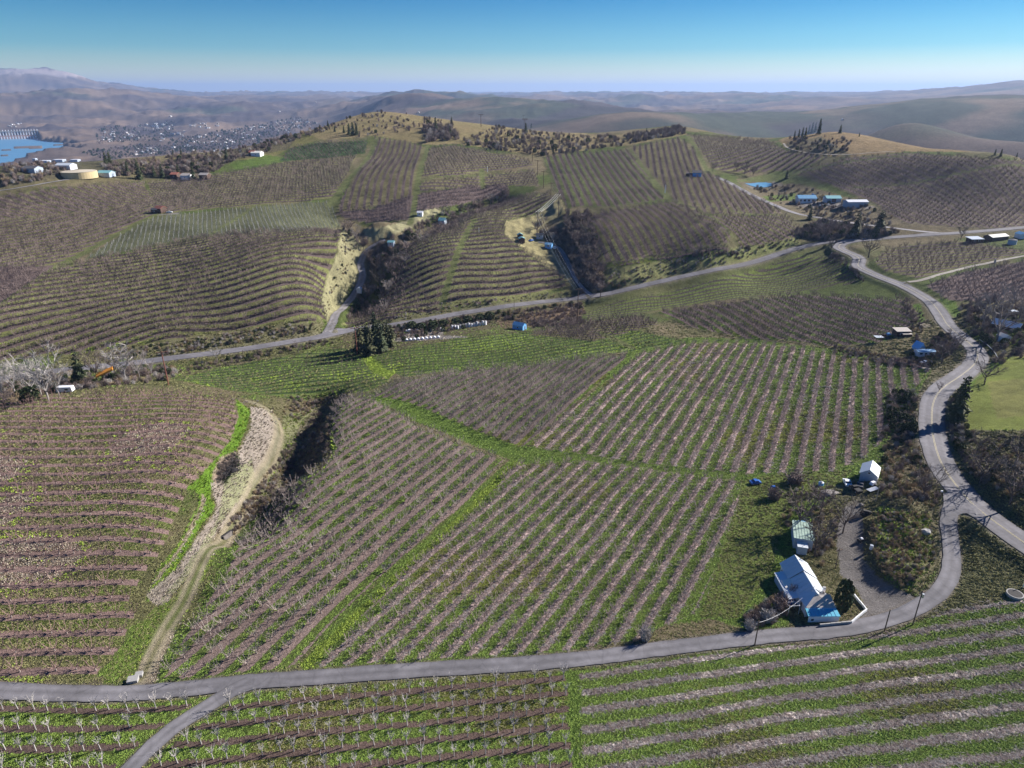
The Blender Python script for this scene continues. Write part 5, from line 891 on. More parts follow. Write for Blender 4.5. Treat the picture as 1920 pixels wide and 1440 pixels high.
def B_(name,u,v,rot,label,cat,group=None,dz=0):
    p=site(u,v); return root(name,(p[0],p[1],p[2]+dz),R(rot),label,cat,group)
# --- white farmhouse below the main orchard (world aligned, ridge along Y)
gz=P2(1510,1110)[2]
r=root('farmhouse',(56.2,103.5,gz),0,'white farmhouse with pale metal roofs and a blue carport beside the lane','house')
def roofplate(nm,pts,m,th=.1,par=None): Q=MB(); Q.slab(pts,th,m); return Q.obj(nm,par or r)
RM,RB,RT=M['roof_metal'],M['roof_metal'],M['roof_tan']
w_=MB(); w_.add([(-2.4,-3.2,-.8),(2.4,-3.2,-.8),(2.4,7.6,-.8),(-2.4,7.6,-.8),(-2.4,-3.2,2.15),(2.4,-3.2,2.15),(2.4,7.6,2.15),(-2.4,7.6,2.15),(0,-3.2,3.85),(0,7.6,3.85)],[(0,1,5,8,4),(2,3,7,9,6),(1,2,6,5),(3,0,4,7),(3,2,1,0)],M['wall_white']); w_.obj('wall',r)
for x0,x1,nm in ((-2.7,0,'west'),(2.9,0,'east')):
    for y0,y1,lift in ((-3.2,3.1,0),(3.15,7.9,.28)):
        z1=2.02+lift*.6; zr=4.0+lift; P_=[(x1,y0,zr),(x0,y0,z1),(x0,y1,z1),(x1,y1,zr)]
        if x0>0: P_=P_[::-1]
        q=roofplate('roof_panel',P_ if x0>0 else P_[::-1] ,RM if x0>0 else RB)
        for k in range(1,6):   # standing seams
            yy=y0+(y1-y0)*k/6; S=MB(); S.tube((x1*1.0,yy,zr+.03),(x0,yy,z1+.03),.03,.03,RM,4); S.obj('roof_seam',q)
Q=MB(); Q.box((0,2.35,3.86),(.2,10.9,.2),M['roof_metal']); Q.obj('ridge_cap',r)
# lean-to with the cream panel and the open porch
Q=MB(); Q.add([(-4.3,-1.9,-.8),(-2.42,-1.9,-.8),(-2.42,5.4,-.8),(-4.3,5.4,-.8),(-4.3,-.2,1.6),(-2.42,-.2,1.9),(-2.42,5.4,1.9),(-4.3,5.4,1.6),(-4.3,-.2,-.8),(-2.42,-.2,-.8)],[(8,9,5,4),(9,2,6,5),(2,3,7,6),(3,8,4,7),(4,5,6,7)],M['wall_bluegrey']); Q.obj('lean_to',r)
roofplate('lean_to_roof',[(-4.5,-2.1,1.66),(-2.3,-2.1,2.16),(-2.3,5.6,2.16),(-4.5,5.6,1.66)],M['roof_metal'])
q=roofplate('cream_panel',[(-4.0,.9,1.86),(-2.1,.6,2.36),(-2.2,3.0,2.34),(-4.1,3.1,1.84)],M['cream_panel'],.06)
for k in range(3):
    Q=MB(); Q.tube((-4.35+k*.9,-1.95,-.6),(-4.35+k*.9,-1.95,1.65+k*.2),.05,.05,M['trim_white'],5); Q.obj('porch_post',r)
Q=MB(); Q.box((-3.4,-1.2,-.1),(1.7,1.2,.5),M['blue_paint']); Q.obj('porch_bench',r)
# hipped south wing and carport
Q=MB(); Q.box((.2,-3.9,-.8),(5.2,2.6,3.1),M['wall_white']); Q.obj('south_wing',r)
A_=(-.1,-3.0,3.75); Bp=(2.6,-2.9,3.45)
roofplate('hip_roof_panel',[(-2.6,-5.1,2.36),(2.9,-5.1,2.36),(2.6,-2.9,3.5),(-.1,-3.0,3.9)],M['roof_tan']); roofplate('hip_roof_panel',[(-2.6,-5.1,2.34),(-.1,-3.0,3.88),(-.1,-2.0,3.88),(-2.7,-1.9,2.3)],RB)
roofplate('hip_roof_panel',[(3.1,-5.1,2.34),(3.3,-1.6,2.3),(.1,-1.8,3.95),(2.5,-2.9,3.52)],M['roof_tan'])
carport=roofplate('carport_roof',[(-2.8,-6.95,1.98),(3.0,-6.95,1.98),(2.9,-4.9,2.32),(-2.7,-4.9,2.32)],M['roof_teal_metal'] if 'roof_teal_metal' in M else mat('roof_teal_metal',(.10,.42,.56),rough=.35,spec=.7,noise=.06))
for k in range(1,8): S=MB(); xx=-2.8+k*.72; S.tube((xx,-6.95,2.01),(xx,-4.9,2.35),.025,.025,M['roof_metal_blue'],4); S.obj('roof_seam',carport)
Q=MB(); Q.box((.15,-6.75,-1.0),(5.5,.16,2.85),M['wall_white']); Q.obj('carport_wall',r)
for sx in (-2.55,2.8): Q=MB(); Q.tube((sx,-5.2,-.8),(sx,-5.2,2.2),.06,.06,M['trim_white'],5); Q.obj('carport_post',r)
Q=MB(); Q.box((1.9,-1.7,2.6),(.42,.42,1.5),M['trim_white']); c_=Q.obj('chimney',r); Q=MB(); Q.box((1.9,-1.7,4.1),(.52,.52,.1),M['concrete']); Q.obj('chimney_cap',c_)
Q=MB(); Q.tube((-.6,-2.1,3.5),(-.2,-2.2,4.9),.03,.03,M['steel'],4); Q.tube((-.7,-2.1,4.5),(.3,-2.3,4.7),.02,.02,M['steel'],4); Q.obj('antenna',r)
wins(r,[('W',4.9,.6,.9,.8),('W',6.6,.6,.7,.8),('E',.5,.6,1.0,.9),('E',3.5,.6,1.2,.9),('E',6.0,.6,.9,.9)],2.4,5.4)
for t,z,w,h in ((-1.9,.9,.45,.4),):
    Q=MB(); Q.box((t,-6.87,z),(w,.05,h),M['glass']); Q.obj('window',r)
# white wall round the lawn
r=root('garden_wall',(62,101,gz),0,'low white wall bent round the lawn between farmhouse and gravel yard','wall')
pts=[(65.3,105.2),(65.6,99.6),(61.2,96.2),(55.2,95.5)]
for i,(a,b) in enumerate(zip(pts[:-1],pts[1:])):
    n=int(math.hypot(b[0]-a[0],b[1]-a[1])/1.2)+1
    for k in range(n):
        t0,t1=k/n,(k+1)/n; p=Vector((a[0]+(b[0]-a[0])*t0,a[1]+(b[1]-a[1])*t0)); q=Vector((a[0]+(b[0]-a[0])*t1,a[1]+(b[1]-a[1])*t1)); d=(q-p).normalized()*.012; nrm=Vector((-d.y,d.x)).normalized()*.11; p+=d; q-=d
        z=float(hz(p.x,p.y)); hh=.6+.02*(k%2); Q=MB(); Q.prism([(p.x+nrm.x-62,p.y+nrm.y-101),(p.x-nrm.x-62,p.y-nrm.y-101),(q.x-nrm.x-62,q.y-nrm.y-101),(q.x+nrm.x-62,q.y+nrm.y-101)],z-gz-.4,z-gz+hh,M['trim_white'] if i<2 else M['concrete']); Q.obj('wall_panel',r)
# clothes frame
p=P2(1487,1152); r=root('clothes_frame',tuple(p),R(5),'pale empty clothes frame on the lawn between the farmhouse and the lane pole','clothes frame')
for x in (-1,1): Q=MB(); Q.tube((x,0,-.1),(x,0,2.0),.045,.045,M['trim_white'],5); Q.obj('post',r)
Q=MB(); Q.tube((-1,0,1.97),(1,0,1.97),.045,.045,M['trim_white'],5); Q.tube((-1,1.6,1.5),(1,1.6,1.5),.035,.035,M['trim_white'],5); Q.tube((-1,0,1.97),(-1,1.6,1.5),.03,.03,M['trim_white'],5); Q.tube((1,0,1.97),(1,1.6,1.5),.03,.03,M['trim_white'],5); Q.obj('crossbar',r)
for x in (-1,1): Q=MB(); Q.tube((x,1.6,-.3),(x,1.6,1.5),.035,.035,M['trim_white'],5); Q.obj('post',r)
# small grey shed
r=root('garden_shed',(87.7,145.3,P2(1629,895)[2]),R(-32),'small grey blue shed with pale metal gable roof beside the parked car','shed')
gable(r,3.7,5.0,2.1,3.4,M['wall_bluegrey'],M['roof_metal'],.25,.08,windows=[('S',0,2.25,.5,.4)]); Q=MB(); Q.box((1.98,-2.2,-.3),(.12,.9,2.2),M['trim_white']); Q.obj('door',r)
# mossy shed
g2=P2(1505,1020)[2]; r=root('mossy_shed',(62.4,122.1,g2),R(-17),'shed with pale mossy green metal roof half hidden by a dark bare tree','shed'); flat(r,3.7,6.0,2.6,M['wall_bluegrey'],M['roof_green'],.2,.08,.3,[('S',0,1.0,.8,.7)])
for k in range(1,7): Q=MB(); x=-2+k*.57; Q.tube((x,-3.1,2.74),(x,3.1,3.05),.025,.025,M['roof_green'],4); Q.obj('roof_seam',r)
Q=MB(); Q.box((-.3,-4.1,-.6),(1.9,1.8,2.4),M['wall_bluegrey']); Q.box((-.3,-4.1,1.82),(2.1,2.0,.1),M['roof_metal']); Q.obj('annex',r); Q=MB(); Q.box((.2,4.2,-.6),(1.2,1.2,2.6),M['wall_bluegrey']); Q.box((.2,4.2,2.02),(1.4,1.4,.1),M['roof_metal_blue']); Q.obj('annex',r)
# brown barn, cabin and outbuildings inside the road bend
r=B_('brown_barn',1689,628,2,'dark brown barn with flat tan roof on the grass inside the road bend','barn'); flat(r,5.6,3.4,2.0,M['wall_brown'],M['roof_tan'],.25,.1,.5,[('S',-1,.7,.8,.7)]); Q=MB(); Q.box((.8,-2.5,-.3),(3.6,1.5,1.6),M['wall_brown']); Q.box((.8,-2.5,1.32),(3.8,1.7,.08),M['roof_tan']); Q.obj('porch',r)
r=B_('blue_cabin',1722,655,15,'small steep cabin with dark blue roof behind the long pale cabin','cabin'); gable(r,3.0,3.2,1.0,3.0,M['blue_tarp'],M['roof_dark'],.2,.08,roofb=M['blue_tarp'])
r=B_('long_cabin',1732,666,92,'long low white and blue cabin with windows by the road bend','cabin'); gable(r,2.6,6.6,1.9,2.4,M['wall_white'],M['white_sheet'],.15,.08,windows=[('W',-1.5,.8,.9,.6),('W',0.2,.8,.9,.6),('W',2.0,.8,1.1,.7)],roofb=M['roof_metal_blue'])
r=B_('picnic_shelter',1646,640,0,'dark open shelter with flat pale roof on the lawn near the brown barn','shelter')
for x in (-1.3,1.3):
    for y in (-1,1): Q=MB(); Q.tube((x,y,-.3),(x,y,1.9),.07,.07,M['wood_pole'],5); Q.obj('post',r)
Q=MB(); Q.box((0,0,1.9),(3.2,2.6,.1),M['roof_metal']); Q.obj('roof',r)
r=B_('tarp_pile',1665,628,0,'heap under a blue tarp against the brown barn','tarp'); Q=MB(); Q.box((0,0,-.1),(2.6,1.6,.9),M['blue_tarp'],top=(1.3,.8)); Q.obj('tarp',r); Q=MB(); Q.box((-1.9,-.6,-.1),(1.5,1,.6),M['wall_brown']); Q.obj('crate',r)
r=B_('small_house',1880,640,10,'small white house under the largest grey bare tree','house'); gable(r,3.0,3.4,2.2,3.0,M['wall_white'],M['cream_panel'],.2,.1,windows=[('S',-.7,1.0,.6,.7),('S',.7,1.0,.6,.7)],door=('E',0,.8,1.8))
r=B_('long_barn',1887,616,38,'dark barn with a long pale roof strip behind the small white house','barn'); gable(r,4.2,9,1.6,3.2,M['wall_brown'],M['roof_dark'],.3,.12,roofb=M['white_sheet'])
r=B_('outbuilding',1898,590,5,'small outbuilding with pale flat roof near the right frame edge','shed'); flat(r,2.6,2.2,1.6,M['wall_brown'],M['roof_metal'])
r=B_('blue_shed',974,617,60,'bright blue shed with pale blue roof beside the dark hedge','shed'); gable(r,3.6,5.5,2.3,3.4,M['blue_tarp'],M['roof_metal_blue'],.15,.08,windows=[('W',0,1,.7,.6)],door=('S',.3,.9,1.8))
# farmstead across the valley
r=B_('blue_farmhouse',1510,379,90,'pale blue farmhouse with windows facing the green lawn','house'); gable(r,6.5,12.5,3.2,5.0,M['wall_white'],M['roof_metal_blue'],.4,.2,windows=[('W',-4,1,1.6,1.3),('W',-1,1,1.6,1.3),('W',2,1,1.6,1.3),('W',4.7,1,1,1.3)])
r=B_('teal_barn',1559,378,90,'barn with teal roof between the farmhouse and the long white barn','barn'); gable(r,7,10,2.8,4.2,M['wall_bluegrey'],M['roof_teal'],.4,.2,door=('W',0,3,2.4))
r=B_('white_barn',1603,386,92,'long white barn with pale roof right of the teal roofed barn','barn'); gable(r,7,14,3.2,4.2,M['wall_bluegrey'],M['white_sheet'],.3,.2)
r=B_('far_blue_house',1306,330,80,'small blue house with a dark roof beside the hillside blocks','house'); gable(r,6,6.5,2.8,4.2,M['blue_tarp'],M['roof_dark'],.3,.2,windows=[('S',0,1,1.2,1)])
r=B_('dark_shed',1292,330,80,'low dark shed left of the small blue house','shed'); flat(r,3,5,2,M['wall_brown'],M['roof_dark'])
r=B_('flat_roofed_house',1826,454,8,'dark flat roofed house with grey roof left of the long farm shed','house'); flat(r,7,4.5,2.0,M['wall_brown'],M['roof_metal'],.5,.2,.6,[('S',-1.5,.7,1,.8),('S',1.2,.7,1,.8)])
r=B_('farm_shed',1866,450,-70,'long dark farm shed with cream roof near the right frame edge','shed'); gable(r,5.5,13,2.4,3.4,M['wall_brown'],M['cream_panel'],.3,.15,roofb=M['roof_dark'])
r=B_('round_tank',1897,458,0,'dark round tank between the cream roofed farm shed and frame edge','tank'); Q=MB(); Q.tube((0,0,-.4),(0,0,2.6),2.2,2.2,M['wall_bluegrey'],20); Q.obj('tank_wall',r); Q=MB(); Q.tube((0,0,2.6),(0,0,3.1),2.25,.3,M['roof_dark'],20); Q.obj('tank_roof',r)
r=B_('white_shed',1914,446,0,'white shed touching the right frame edge','shed'); gable(r,4.5,5,2.4,3.4,M['wall_white'],M['roof_metal_blue'],.2,.15)
# side valleys
for u,v,rot,w,l,mw,mr,nm,lb in [(978,453,10,3.4,3.6,'wall_brown','roof_teal','cabin','front teal roofed cabin in the shaded hollow'),(975,446,10,3.2,2.2,'wall_brown','roof_teal','cabin','back teal roofed cabin in the shaded hollow'),(1029,464,70,3.2,4.2,'blue_tarp','roof_metal_blue','trailer','blue trailer house on the shadow edge of the hollow'),(1012,446,80,2.6,4,'wall_bluegrey','roof_dark','shed','dark shed behind the blue trailer house'),
  (830,420,75,5,4.2,'wall_bluegrey','roof_teal','house','teal house among trees at the top of the side valley'),(788,404,85,3.2,3.6,'wall_white','white_sheet','shed','small white shed on the bank left of the teal house'),(734,460,80,3.2,3.6,'wall_bluegrey','roof_teal','cabin','teal cabin half hidden in the side valley trees'),(674,548,5,2.6,3,'wall_white','white_sheet','shed','small white shed beside the drive of the side valley'),
  (302,398,70,5,5.2,'wall_brown','roof_red','barn','red roofed barn standing alone in the upper left orchard'),(292,399,80,3,4,'wall_brown','roof_dark','shed','dark lean shed against the red roofed barn'),(483,292,80,7,9,'wall_white','cream_panel','house','cream house in the scrub under the dry hill'),(474,291,80,5,5,'wall_brown','roof_red','shed','red brown shed left of the cream house'),
  (200,330,85,8,10,'wall_bluegrey','roof_teal','house','teal roofed building right of the yellow tank'),(352,335,80,7,8,'wall_white','roof_tan','house','pale house under the hillside conifers'),(385,334,80,6,7,'wall_brown','roof_tan','house','brown house at the right end of the hillside conifers'),(330,333,80,6,6,'wall_brown','roof_red','house','red roofed house under the hillside conifers'),
  (62,322,85,9,10,'wall_bluegrey','roof_dark','house','dark roofed house left of the yellow tank'),(125,316,85,8,12,'wall_white','roof_metal','warehouse','pale low building just above the yellow tank')]:
    p=P2(u,v); r=B_(nm,u,v,rot,lb,nm.replace('_',' ')); gable(r,w,l,2.2 if w<4.5 else 2.8,3.0 if w<4.5 else 4.2,M[mw],M[mr],.25,.15,windows=[('W',0,.9,.9,.7)])
for i,(u,v,w,l,lb) in enumerate([(85,305,18,34,'long white warehouse nearest the river'),(112,303,18,40,'long white warehouse in the middle of the riverside group'),(142,303,16,30,'long white warehouse at the right of the riverside group'),(66,301,10,12,'small white block left of the long warehouses')]):
    p=P2(u,v); r=B_('warehouse',u,v,90,lb,'warehouse'); k=max(1,math.hypot(p[0],p[1])/700); flat(r,w*.3*k,l*.2*k,1.7*k,M['wall_bluegrey'],M['white_sheet'],.2,.3)
p=P2(150,331); r=root('water_tank',tuple(p),0,'squat round pale yellow water tank on the hillside','tank'); rt=30/pxm(p); Q=MB(); Q.tube((0,0,-1),(0,0,4.0),rt,rt,M['tank_yellow'],40); Q.obj('tank_wall',r); Q=MB(); Q.tube((0,0,4.0),(0,0,5.0),rt+.1,.5,M['tank_top'],40); Q.obj('tank_roof',r)
# ---------------------------------------------------------------- poles and wires
POLES={}
def pole(key,u,v,hpx,label,arms=1,rad=.11,m='wood_pole',lean=0,tf=False,name='utility_pole',arm=1.1,cat='pole'):
    p=P2(u,v); h=hm_(p,hpx); h=hpx/(pxm(p)*math.cos(math.atan2(CAMZ-p[2]-h/2,math.hypot(p[0],p[1])))); r=root(name,tuple(p),R(20),label,cat); k=max(1,1.7*(4.4/pxm(p))**.5)
    Q=MB(); Q.tube((0,0,-.5),(0,0,h),rad*k,rad*k*.7,M[m],7); Q.obj('post',r)
    for a in range(arms): Q=MB(); Q.box((0,0,h-.5-a*.9),(arm*2*k,.12*k,.12*k),M[m]); Q.obj('crossarm',r)
    if tf: Q=MB(); Q.tube((.35,0,h-1.6),(.35,0,h-.8),.24,.24,M['steel'],10); Q.obj('transformer',r)
    POLES[key]=(Vector(p),h,k); return r
pole('a',1415,1210,45,'leaning dark pole on the lane verge left of the farmhouse',0); pole('b',1658,1184,42,'short dark pole at the edge of the gravel yard mouth',0); pole('c',1711,1172,66,'lane side pole carrying a pale transformer',1,tf=True,arm=.7)
pole('d',1566,1066,38,'thin dark pole on the grass beside the gravel drive',1,.08,arm=.7); pole('e',670,666,52,'tall red brown pole beside the evergreen grove',1,.14,'wood_rust'); pole('f',316,722,64,'tall red brown pole between knoll and county road',1,.14,'wood_rust'); pole('g',1082,608,66,'tallest pole, standing below the county road by the hollow',1,.14)
pole('h',1047,407,44,'tall pole above the hollow with three bright wires',1); pole('i',1008,440,42,'tall dark pole over the hollow cabins',1); pole('j',1033,368,24,'pole third down the line by the fan shaped block',1); pole('k',1019,353,31,'pole second down the line by the fan shaped block',1); pole('l',1008,328,26,'pole first down the line by the fan shaped block',1)
pole('m',998,303,14,'small pole at the top corner of the fan shaped block',1); pole('n',902,238,22,'tall pole on the dry ridge crest left of the scrub',1); pole('o',981,240,22,'pole in the scrub gap on the crest',1,2 and .11); pole('p',984,250,26,'double armed pole in the scrub gap',2)
pole('q',964,583,20,'thin pole beside the county road below the tongue shaped orchard',0,.07); pole('r',1126,557,20,'pole beside the county road right of the hollow',1); pole('s',1170,519,15,'thin pole on the grassy bank above the county road',0,.07); pole('t',457,672,16,'thin pole beside the county road below the long rows',0,.07)
pole('u',914,322,9,'short white post at the corner of two slope blocks',0,.12,'trim_white',name='white_post',cat='post'); pole('v',1247,362,15,'white frost fan post at the edge of the fan shaped block',0,.16,'trim_white',name='fan_post',cat='post'); pole('w',898,437,10,'white post beside the grass strip of the tongue shaped orchard',0,.09,'trim_white',name='white_post',cat='post'); pole('x',1918,1102,18,'short white post by the round trough',0,.1,'trim_white',name='white_post',cat='post')
pole('y',1642,940,28,'pale wooden post beside the thicket near the shed',0,.09,'plank_pale',name='wooden_post',cat='post'); pole('z',1845,722,9,'dark broken post alone on the green meadow',0,.16,'wood_pole',name='broken_post',cat='post'); pole('aa',1865,493,7,'pale box topped post beside the farm track',0,.3,'concrete',name='marker_post',cat='post')
def wire(a,b,off,sag,rad,label,n=14,m='wire'):
    pa,ha,ka=POLES[a]; 
    if isinstance(b,str): pb,hb_,kb=POLES[b]; q=pb+Vector((off,off*.4,hb_-.4))
    else: q=Vector(b)
    p=pa+Vector((off,off*.4,ha-.4)); Q=MB(); pr=None
    for i in range(n+1):
        t=i/n; c=p.lerp(q,t)-Vector((0,0,sag*4*t*(1-t)))
        if pr is not None: Q.tube(pr,c,rad,rad,M[m],3,False)
        pr=c
    o=link(bpy.data.objects.new('power_wire',Q.mesh('power_wire')),label,'wire','power lines strung between the poles')
M['wire_bright']=mat('wire_bright',(.85,.85,.86),noise=0,rough=.4)
for off,nm in ((-1.7,'left'),(0,'middle'),(1.7,'right')):
    wire('h','i',off,1.0,.05,f'{nm} bright wire of the three between the two hollow poles',m='wire_bright'); wire('i','g',off,3,.025,f'{nm} faint wire of the three from the hollow down to the tallest pole',m='wire_bright')
    wire('j','h',off,.6,.02,f'{nm} thin wire above the fan shaped block edge')
wire('a',(53.9,100.5,gz+3.0),0,.9,.016,'pale wire from the lane pole to the farmhouse',m='wire_bright'); wire('c','b',0,.8,.02,'thin wire joining the two poles by the yard mouth')
# ---------------------------------------------------------------- vehicles and yard things
def car(u,v,rot,label,body='white_paint',L=3.3,W=1.5,truck=False,cat='car',name='parked_car'):
    p=P2(u,v); r=root(name,tuple(p),R(rot),label,cat); Q=MB(); m=M[body]
    prof=[(-L/2,.28),(-L/2,.72),(-L*.28,.78),(-L*.16,1.12),(L*.16,1.14),(L*.28,.8),(L/2,.66),(L/2,.28)] if not truck else [(-L/2,.3),(-L/2,.78),(0,.8),(.02,1.2),(L*.22,1.2),(L*.32,.82),(L/2,.72),(L/2,.3)]
    n=len(prof); 
    def wv(z): return W/2*(1 if z<.85 else .84)
    vs_=[(y,-wv(z),z) for y,z in prof]+[(y,wv(z),z) for y,z in prof]; Q.add(vs_,[tuple(range(n)),tuple(range(2*n-1,n-1,-1))]+[(i,n+i,n+(i+1)%n,(i+1)%n) for i in range(n)],m); Q.obj('body',r)
    def pl(nm,pts): Q=MB(); Q.slab(pts,.02,M['glass']); Q.obj(nm,r)
    c=W/2*.8
    if not truck: pl('windscreen',[(L*.275,-c,.84),(L*.275,c,.84),(L*.17,c*.96,1.14),(L*.17,-c*.96,1.14)]); pl('rear_window',[(-L*.17,-c*.96,1.13),(-L*.17,c*.96,1.13),(-L*.275,c,.82),(-L*.275,-c,.82)])
    else:
        pl('windscreen',[(L*.315,-c,.87),(L*.315,c,.87),(L*.225,c*.96,1.21),(L*.225,-c*.96,1.21)]); Q=MB(); Q.box((-L*.25,0,.79),(L*.42,W*.8,.04),M['black_rubber']); Q.obj('cargo_bed',r)
    for sg in (-1,1):
        Q=MB(); Q.box((0 if not truck else L*.13,sg*(W/2*.9),.84),(L*.26 if not truck else L*.16,.04,.22),M['glass']); Q.obj('side_window',r)
        for y in (-L*.31,L*.31): Q=MB(); Q.tube((y,sg*(W/2-.1),.27),(y,sg*(W/2+.03),.27),.27,.27,M['black_rubber'],14); w=Q.obj('wheel',r); Q=MB(); Q.tube((y,sg*(W/2+.03),.27),(y,sg*(W/2+.045),.27),.15,.15,M['steel'],10); Q.obj('rim',w)
        Q=MB(); Q.box((L/2+.01,sg*W*.36,.5),(.03,.25,.12),M['trim_white']); Q.obj('headlight',r)
    return r
car(1588,908,80,'white car parked on the grass left of the grey shed'); car(1416,907,10,'small blue car at the end of the orchard rows','blue_paint',2.6,1.4)
car(1604,920,100,'dark pickup parked nearest the heap of gravel','black_rubber',3.2,1.5,True,'pickup','pickup_truck'); car(1612,912,60,'dark old vehicle just behind the dark pickup','roof_dark',2.6,1.4,False)
r=B_('flatbed_trailer',1636,920,25,'silver flatbed trailer parked below the grey shed','trailer'); Q=MB(); Q.box((0,0,.4),(3.2,1.2,.1),M['steel']); Q.obj('bed',r)
for sg in (-1,1): Q=MB(); Q.tube((0,sg*.5,.25),(0,sg*.7,.25),.25,.25,M['black_rubber'],12); Q.obj('wheel',r)
Q=MB(); Q.tube((1.6,0,.4),(2.5,0,.3),.05,.04,M['steel'],5); Q.obj('drawbar',r)
r=B_('machine',1636,910,0,'pale farm machine standing behind the flatbed trailer','machine'); Q=MB(); Q.box((0,0,.3),(1.5,1.0,.7),M['white_sheet'],.4,(1.1,.7)); Q.obj('body',r)
for sg in (-1,1): Q=MB(); Q.tube((.2,sg*.5,.3),(.2,sg*.68,.3),.33,.33,M['black_rubber'],12); Q.obj('wheel',r)
r=B_('farm_machine_seat',1643,898,0,'small white machine against the shed corner','machine'); Q=MB(); Q.box((0,0,0),(1.1,.8,.9),M['white_sheet'],.7,(.5,.5)); Q.obj('body',r); Q=MB(); Q.tube((0,0,.9),(.2,0,1.5),.05,.05,M['steel'],5); Q.obj('lever',r)
r=B_('water_tote',1539,910,0,'pale blue tank with a domed cap on the yard grass','tank'); Q=MB(); Q.tube((0,0,0),(0,0,.85),.62,.62,M['blue_tarp'],16); Q.obj('drum',r); Q=MB(); Q.tube((0,0,.85),(0,0,1.15),.6,.15,M['white_sheet'],16); Q.obj('cap',r)
r=B_('small_tractor',1450,916,10,'small dark blue machine half in the prunings heap','machine'); Q=MB(); Q.box((0,0,.25),(1.3,.7,.5),M['blue_paint'],0,(.7,.55)); Q.obj('body',r)
for x in(-.4,.4):
    for sg in(-1,1): Q=MB(); Q.tube((x,sg*.36,.24),(x,sg*.5,.24),.24,.24,M['black_rubber'],10); Q.obj('wheel',r)
r=B_('utility_cart',1613,1015,20,'dark cart with white cover beside the gravel drive','cart'); Q=MB(); Q.box((0,0,.3),(1.1,.7,.35),M['black_rubber']); Q.obj('body',r); Q=MB(); Q.box((.2,0,.66),(.6,.6,.2),M['white_sheet'],0,(.4,.4)); Q.obj('cover',r)
for x in(-.35,.35):
    for sg in(-1,1): Q=MB(); Q.tube((x,sg*.34,.18),(x,sg*.46,.18),.18,.18,M['black_rubber'],10); Q.obj('wheel',r)
r=B_('white_barrel',1633,1030,0,'white barrel standing in the shade at the foot of the grassy bank','barrel'); Q=MB(); Q.tube((0,0,0),(0,0,1.0),.33,.33,M['white_sheet'],14); Q.obj('drum',r); Q=MB(); Q.tube((0,0,1.0),(0,0,1.04),.35,.35,M['steel'],14); Q.obj('lid',r)
r=B_('mailbox',1764,928,0,'white mailbox on a post at the road verge','mailbox'); Q=MB(); Q.tube((0,0,-.2),(0,0,.8),.06,.06,M['wood_pole'],5); Q.obj('post',r); Q=MB(); Q.box((0,0,.8),(.45,.3,.35),M['white_paint']); Q.obj('box',r)
r=B_('stock_trough',1902,1117,0,'round concrete trough on the verge at the right frame edge','trough'); Q=MB(); Q.tube((0,0,-.2),(0,0,.55),1.35,1.4,M['concrete'],22); Q.obj('rim_wall',r); Q=MB(); Q.tube((0,0,.55),(0,0,.57),1.2,1.2,M['char'],22); Q.obj('water_surface',r)
def rockmesh(seed,m):
    rg=random.Random(seed); bm=bmesh.new(); bmesh.ops.create_icosphere(bm,subdivisions=2,radius=.5)
    for v in bm.verts: v.co*= .8+.35*rg.random(); v.co.z*=.7
    me=bpy.data.meshes.new('rock'); bm.to_mesh(me); bm.free(); me.materials.append(m); return me
def rocks(u,v,s,label,m='rock',name='boulder',cat='boulder'):
    p=P2(u,v); o=link(bpy.data.objects.new(name,rockmesh(int(u+v),M[m])),label,cat); o.location=(p[0],p[1],p[2]+s*.15); o.scale=(s,s*.8,s)
rocks(1735,1000,2.3,'large grey boulder on the dry grass bank beside the lane','concrete'); rocks(1622,965,2.6,'dark boulder pile beside the top of the gravel drive','char'); rocks(1615,948,1.2,'small brown boulder above the dark one'); rocks(1830,965,.5,'small pale stone on the dirt wedge between lane and road','concrete')
# gravel heap in the yard
p=P2(1557,925); o=link(bpy.data.objects.new('gravel_heap',rockmesh(5,M['rock'])),'low dark gravel heap at the top of the drive','heap'); o.location=(p[0],p[1],p[2]); o.scale=(5,3,1.6)
# concrete irrigation box by the lane
p=P2(250,1277); r=root('irrigation_box',tuple(p),R(15),'square grey concrete irrigation box on the verge where the grass track meets the lane','irrigation box'); r.scale=(.7,.7,.6); Q=MB(); Q.box((0,0,-.2),(2.2,1.8,1.1),M['concrete']); Q.obj('box',r); Q=MB(); Q.box((0,0,.9),(2.3,1.9,.1),M['concrete']); l_=Q.obj('lid',r); Q=MB(); Q.box((.9,1.6,-.2),(1.6,1.4,.8),M['concrete']); Q.obj('step_block',r); Q=MB(); Q.tube((-.8,-.5,1.0),(-.8,-.5,1.6),.06,.06,M['steel'],6); Q.obj('valve_stem',r)
# burn pile
r=B_('burn_pile',424,882,0,'black heap of burnt branches on the bare bank','heap'); rg=random.Random(3); Q=MB()
for i in range(130):
    a=rg.uniform(0,6.28); q=Vector((rg.gauss(0,1.6),rg.gauss(0,2.6),rg.uniform(0,.6))); d=Vector((math.cos(a),math.sin(a),rg.uniform(-.3,.4)))*rg.uniform(.5,1.4); Q.tube(q-d,q+d,.09,.05,M['char'],4)
Q.obj('branches',r)
for i in range(4): o=link(bpy.data.objects.new('ash_lump',rockmesh(i+40,M['char'])),parent=r); o.location=(rg.gauss(0,1),rg.gauss(0,2),.1); o.scale=(2,2.2,1)
